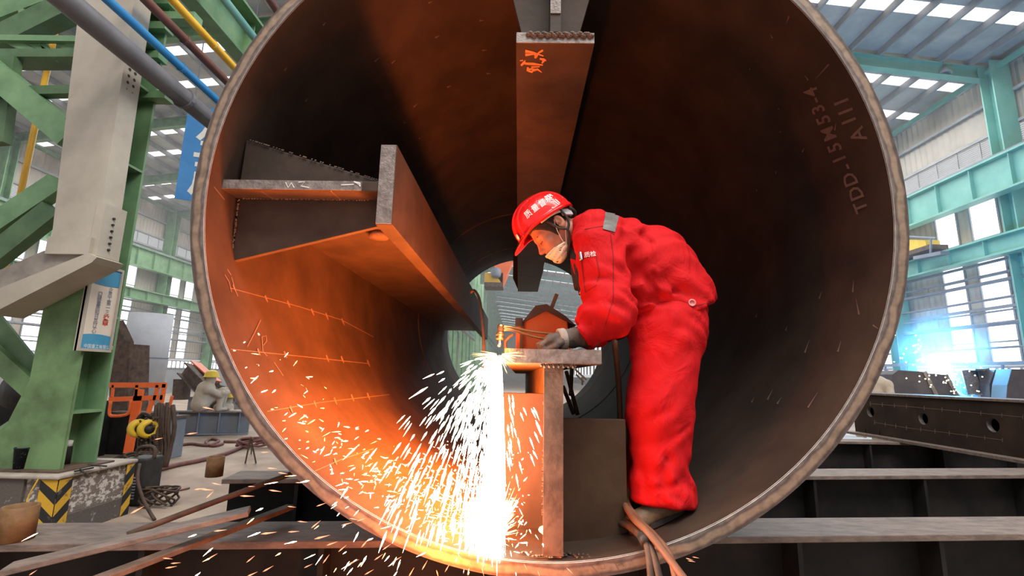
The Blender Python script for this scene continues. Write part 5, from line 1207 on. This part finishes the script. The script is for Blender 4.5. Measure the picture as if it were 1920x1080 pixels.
coil('coiled_cable', PZ(295,950,FZ), 0.19, 6, 0.011, 'rubber', 'tangle of brown welding cable coiled on the floor in front of the welding machine', 0.06, 0.8)
coil('coiled_cable', PZ(262,870,FZ+0.3), 0.2, 4, 0.012, 'rubber', 'bundle of brown cable draped over the top of the welding machine', 0.04)
tag(MB().tube([PY(262,870,5.3), PY(258,900,5.2), PY(270,940,5.1), PY(290,975,5.0)], 0.016, 8, 4).build('drooping_cable', M['rubber'], None, True), 'single brown cable drooping in front of the welding machine', 'cable')
def floor_cable(pts, r, m, lab): return tag(MB().tube([PZ(x,y,FZ+r) for x,y in pts], r, 6, 4).build('floor_cable', M[m], None, True), lab, 'cable')
floor_cable([(292,882),(330,872),(380,862),(430,848),(470,830)], 0.035, 'red_hose', 'dark red cable running across the floor toward the pipe rim')
floor_cable([(330,835),(360,832),(385,835),(400,832),(410,826),(395,823),(386,830),(400,836),(418,832)], 0.03, 'red_hose', 'dark red cable looped on the floor before the far beam')
floor_cable([(420,828),(450,828),(470,825),(500,830)], 0.03, 'red_hose', 'short dark red cable beyond the loop near the pipe rim')
floor_cable([(300,918),(330,920),(355,915)], 0.012, 'red_hose', 'thin red-brown cable end lying right of the coiled cables')
floor_cable([(200,868),(230,855),(270,850),(300,846),(325,840)], 0.03, 'rubber', 'dark cable lying along the foot of the railing')
ck_ = coil('coiled_cable', PZ(478,840,FZ), 0.35, 3, 0.025, 'red_hose', 'dark red cable ring on the floor next to the pipe rim', 0.05)
st_ = empty('wire_stand', PZ(470,862,FZ), 'thin wire stand on the floor beside the pipe rim', 'stand')
for a, b in (((470,820),(460,868)), ((474,822),(471,850)), ((470,820),(480,868))): MB().tube([PY(*a,6.6), PZ(*b,FZ)], 0.012, 6, 1).build('wire_leg', M['rust'], st_)
# things glimpsed at the far left edge
mo = empty('dark_motor', PY(12,735,7.0), 'dark motor casing at the left edge under the braces', 'machine'); MB().lathe([(0.0,0),(0.2,0.02),(0.24,0.1),(0.24,0.5),(0.15,0.55)], PY(8,735,6.8), (0.3,0.9,0), 20).build('casing', M['black'], mo, True)
MB().box((-8.8,7.9,FZ),(-7.0,8.5,PY(20,760,7)[2])).build('bed', M['dark'], mo)

# ================================================================ SPARKS
def sliver(mb, a, b, r):
    a, b = Vector(a), Vector(b); d = b-a
    if d.length < 1e-6: return
    d.normalize(); x = d.cross(Vector((0.3,1,0.2))).normalized(); y = d.cross(x); m_ = a.lerp(b, 0.4); r = r*0.72; b = a + (b-a)*1.35
    mb.add([a, m_+x*r, m_+y*r, m_-x*r, m_-y*r, b], [(0,1,2),(0,2,3),(0,3,4),(0,4,1),(5,2,1),(5,3,2),(5,4,3),(5,1,4)])
O = np.array(PY(936,664,1.885)); GR = np.array([0,0,-9.8])
def pipe_r(p): return math.hypot(p[0]-RC[0], p[2]-RC[1])
jet, gold, spr = MB(), MB(), MB()
for i in range(620):            # the dense white jet falling from the cut
    z0 = rng.uniform(0, 0.70); L_ = rng.uniform(0.08, 0.22); k = (z0+0.05)/0.75
    x = 0.022 - abs(rng.normal())*0.04*(0.35+k) if rng.random() < 0.7 else rng.uniform(-0.045*(0.3+k), 0.028); x = x*(0.15+0.85*min(1,k*2.2)); y = rng.normal()*0.02 + 0.05*k
    p = O + np.array([x, y, -z0]); q = p + np.array([x*0.15+rng.normal()*0.003, 0.01, -L_]); q[2] = max(q[2], -0.645)
    sliver(jet, p, q, rng.uniform(0.003, 0.006))
jet.build
for i in range(1150):           # ballistic plume to the left
    sp_ = rng.gamma(2.2, 0.42); ang = rng.uniform(-0.5, 0.9); v = np.array([-sp_*rng.uniform(0.5,1.0), sp_*0.45*rng.normal(), rng.normal()*0.35 - 0.9])
    t = rng.uniform(0.02, 0.42); dt = rng.uniform(0.009, 0.018)
    p = O + v*t + GR*t*t/2*0.85; q = O + v*(t+dt) + GR*(t+dt)**2/2*0.85
    if p[2] < -0.62 or pipe_r(q) > RI-0.01 or q[1] < 1.55: continue
    sliver(spr, p, q, rng.uniform(0.0028, 0.0056))
for i in range(60):             # a few thrown to the right in front of the gusset
    x, y = rng.uniform(950,1010), rng.uniform(735,900); k = (x-945)/60
    if rng.random() < k*0.8: continue
    p = PY(x, y, 1.95); sliver(spr, p, p + Vector((0.012*k+0.004,0,-0.045*rng.uniform(0.5,1))), 0.0045)
B0 = np.array([-0.10, 2.1, -0.63])
for i in range(1500):           # bouncing from the bottom: up along the wall and outwards
    a = rng.uniform(0, 2*math.pi); sp_ = rng.gamma(2.0, 0.8); v = np.array([-abs(math.cos(a))*sp_ if rng.random() < 0.85 else 0.4*sp_*abs(math.cos(a)), math.sin(a)*sp_*0.6, rng.uniform(0.2, 2.6)])
    t = rng.uniform(0.0, 0.5); dt = rng.uniform(0.004, 0.011)
    p = B0 + v*t + GR*t*t/2; q = B0 + v*(t+dt) + GR*(t+dt)**2/2
    if q[1] > P0 and (pipe_r(q) > RI-0.008 or pipe_r(p) > RI-0.008):
        continue
    if p[0] > 0.10 or q[0] > 0.1 or p[1] < 1.3 or q[2] < -1.2: continue
    sliver(spr if rng.random() < 0.75 else gold, p, q, rng.uniform(0.0018, 0.0042))
for i in range(420):            # crawling sparks hugging the wall up to the left
    a = math.radians(-92 - 62*rng.beta(1.1, 1.9)); y = 2.05 + rng.normal()*0.22
    if y < P0: continue
    r = RI - abs(rng.normal())*0.05 - 0.006; p = np.array([RC[0]+r*math.cos(a), y, RC[1]+r*math.sin(a)]); d = rng.normal(size=3)*0.008 + np.array([-0.012,0,-0.004]); sliver(spr if rng.random() < 0.6 else gold, p, p+d, rng.uniform(0.0018, 0.0042))
for i in range(260):            # radiating needles where the jet hits the bottom
    th, ph = rng.uniform(0, 2*math.pi), rng.uniform(0.02, 1.3); d = np.array([math.cos(th)*math.cos(ph), math.sin(th)*math.cos(ph), math.sin(ph)]); r0 = rng.uniform(0, 0.10); L_ = rng.uniform(0.03, 0.10)
    p = np.array([-0.085, 2.02, -0.615]) + d*r0; q = p + d*L_
    if q[0] > 0.0: continue
    sliver(gold if rng.random() < 0.6 else spr, p, q, rng.uniform(0.0012, 0.003))
for i in range(80):             # burst at the torch tip
    th = rng.uniform(0, 2*math.pi); d = np.array([math.cos(th), -0.4*abs(rng.normal()), -abs(math.sin(th))*0.9+0.15]); p = O + d*0.01; sliver(gold, p, O + d*rng.uniform(0.03, 0.085), 0.0016)
sh_ = empty('spark_shower', tuple(O), 'brilliant white and golden shower of sparks falling from the cut', 'sparks', None, 'stuff')
jet.build('white_jet', M['spark_core'], sh_, kind='stuff'); spr.build('flying_sparks', M['spark'], sh_, kind='stuff'); gold.build('golden_sparks', M['spark_gold'], sh_, kind='stuff')
# glowing slag spots
sl = MB()
for x, y, Y, r in ((1018,993,2.0,0.018),(1029,990,2.0,0.012),(1160,930,2.35,0.010),(1164,938,2.33,0.006),(930,990,2.05,0.05)): sl.lathe([(0,-r),(r*0.8,-r*0.4),(r,0),(r*0.7,r*0.5),(0,r*0.8)], PY(x,y,Y), (0,0,1), 8)
tag(sl.build('glowing_slag', M['spark_gold'], None), 'small glowing slag drops at the foot of the bottom stiffener', 'slag', None, 'stuff')
# stray sparks over the beams in front of and below the pipe: each one an object
one = MB(); sliver(one, (-0.5,0,0), (0.5,0,0), 0.11)
proto = None
strays = [(388,765,18,10),(358,813,16,-8),(296,823,12,-12),(372,917,16,-8),(386,918,18,2),(392,929,13,-45),(404,907,14,10),(460,930,20,0),(513,920,18,6),(410,995,18,-8),(254,958,20,-30),(312,1047,14,4),(327,1056,14,-6),(318,1064,16,-10),(397,1044,14,-30),(468,1050,14,-40),(500,1000,22,-8),(548,997,16,-5),(565,978,14,4),(590,985,16,-40),(600,1008,22,-15),(620,1020,16,-20),(640,1030,14,-40),(576,1062,12,-25),(610,1050,14,-55),(683,1020,16,-50),(708,1046,14,-35),(660,1055,16,-25),(723,1027,14,-35),(742,1050,14,-30),(770,1075,14,-60),(795,1062,14,-60),(690,1074,14,-30),(500,1068,16,-30),(470,1078,16,-25),(60,1075,12,-35),(648,983,16,-15),(662,973,14,10),(676,975,14,-20),(1295,1052,10,8),(1291,1048,10,14),(1303,1045,9,10),(820,1075,12,70),(838,1066,14,-60),(545,950,12,5),(600,947,14,-20),(560,905,12,0),(528,887,14,8),(508,878,14,2),(495,848,12,-3),(470,912,10,0),(566,722,7,30),(575,730,8,60),(482,683,4,0),(1067,1069,12,40),(985,1062,10,60),(1010,1075,10,70),(905,1070,12,75),(880,1055,12,60),(860,1040,12,50)]
mm_ = None
for i, (x, y, L_, ang) in enumerate(strays):
    Y = 1.7 + 0.10*math.sin(i*2.3) if y > 870 else (3.2 if x < 480 else 2.0)
    if 480 < x < 600 and y < 760: Y = 1.88
    c = PY(x, y, Y); pxm = FPX/(Y*0.984 - 0.18*c[2]*-1 if False else Y)
    if proto is None: o = one.build('stray_spark', M['spark_orange'], None); proto = o
    else: o = proto.copy(); COL.objects.link(o)
    s = L_/pxm; o.scale = (s, s*1.0, s*1.0); o.rotation_euler = (0, math.radians(ang), 0); o.location = c
    if x < 450 and y < 1000: lb = 'orange streak of a spark flying over the floor and loose bars left of the pipe'; gp = 'stray sparks over the loose bars'
    elif x < 450: lb = 'orange streak of a spark low over the nearest beam at the bottom left'; gp = 'stray sparks at the bottom left'
    elif y < 800: lb = 'small orange spark high against the lit inner wall of the pipe'; gp = 'stray sparks high on the lit wall'
    elif y < 975: lb = 'orange streak of a spark over the second beam just outside the lower left rim'; gp = 'stray sparks outside the lower left rim'
    elif x < 760: lb = 'orange streak of a spark falling past the nearest beam below the pipe rim'; gp = 'stray sparks below the rim'
    elif x < 1200: lb = 'orange streak of a spark dropping under the lowest part of the pipe rim'; gp = 'stray sparks under the lowest rim'
    else: lb = 'small orange spark right of the hoses below the rim'; gp = 'stray sparks right of the hoses'
    tag(o, lb, 'spark', gp)

# smoke: a blue-lit puff over the welding arc and a thin one around the spark shower
def smoke(name, c, r, dens, lab, noise=2.5):
    m = bpy.data.materials.new(name); m.use_nodes = True; nt = m.node_tree; N, L = nt.nodes, nt.links; N.remove(N['Principled BSDF'])
    v = N.new('ShaderNodeVolumeScatter'); v.inputs['Color'].default_value = (1,1,1,1)
    tc = N.new('ShaderNodeTexCoord'); n = N.new('ShaderNodeTexNoise'); n.inputs['Scale'].default_value = noise; n.inputs['Detail'].default_value = 3; L.new(tc.outputs['Object'], n.inputs['Vector'])
    le = N.new('ShaderNodeVectorMath'); le.operation = 'LENGTH'; dv = N.new('ShaderNodeVectorMath'); dv.operation = 'DIVIDE'; dv.inputs[1].default_value = r; L.new(tc.outputs['Object'], dv.inputs[0]); L.new(dv.outputs[0], le.inputs[0])
    mr = N.new('ShaderNodeMapRange'); mr.inputs[1].default_value = 1.0; mr.inputs[2].default_value = 0.0; mr.inputs[3].default_value = 0; mr.inputs[4].default_value = dens; L.new(le.outputs['Value'], mr.inputs[0])
    mm = N.new('ShaderNodeMath'); mm.operation = 'MULTIPLY'; r2 = N.new('ShaderNodeMapRange'); r2.inputs[1].default_value = 0.3; r2.inputs[2].default_value = 0.7; L.new(n.outputs[0], r2.inputs[0]); L.new(r2.outputs[0], mm.inputs[0]); L.new(mr.outputs[0], mm.inputs[1]); L.new(mm.outputs[0], v.inputs['Density']); L.new(v.outputs[0], N['Material Output'].inputs['Volume'])
    mb = MB(); mb.lathe([(math.sin(math.pi*i/12), -math.cos(math.pi*i/12)) for i in range(13)], (0,0,0), (0,0,1), 24)
    mb.v = [Vector((a.x*r[0], a.y*r[1], a.z*r[2])) for a in mb.v]; o = mb.build(name, m, None, True); o.location = c
    return tag(o, lab, 'smoke', None, 'stuff')
smoke('welding_smoke', PY(1775,660,10.9), (1.1,0.7,1.1), 1.0, 'blue-lit smoke puff rising over the welding arc')
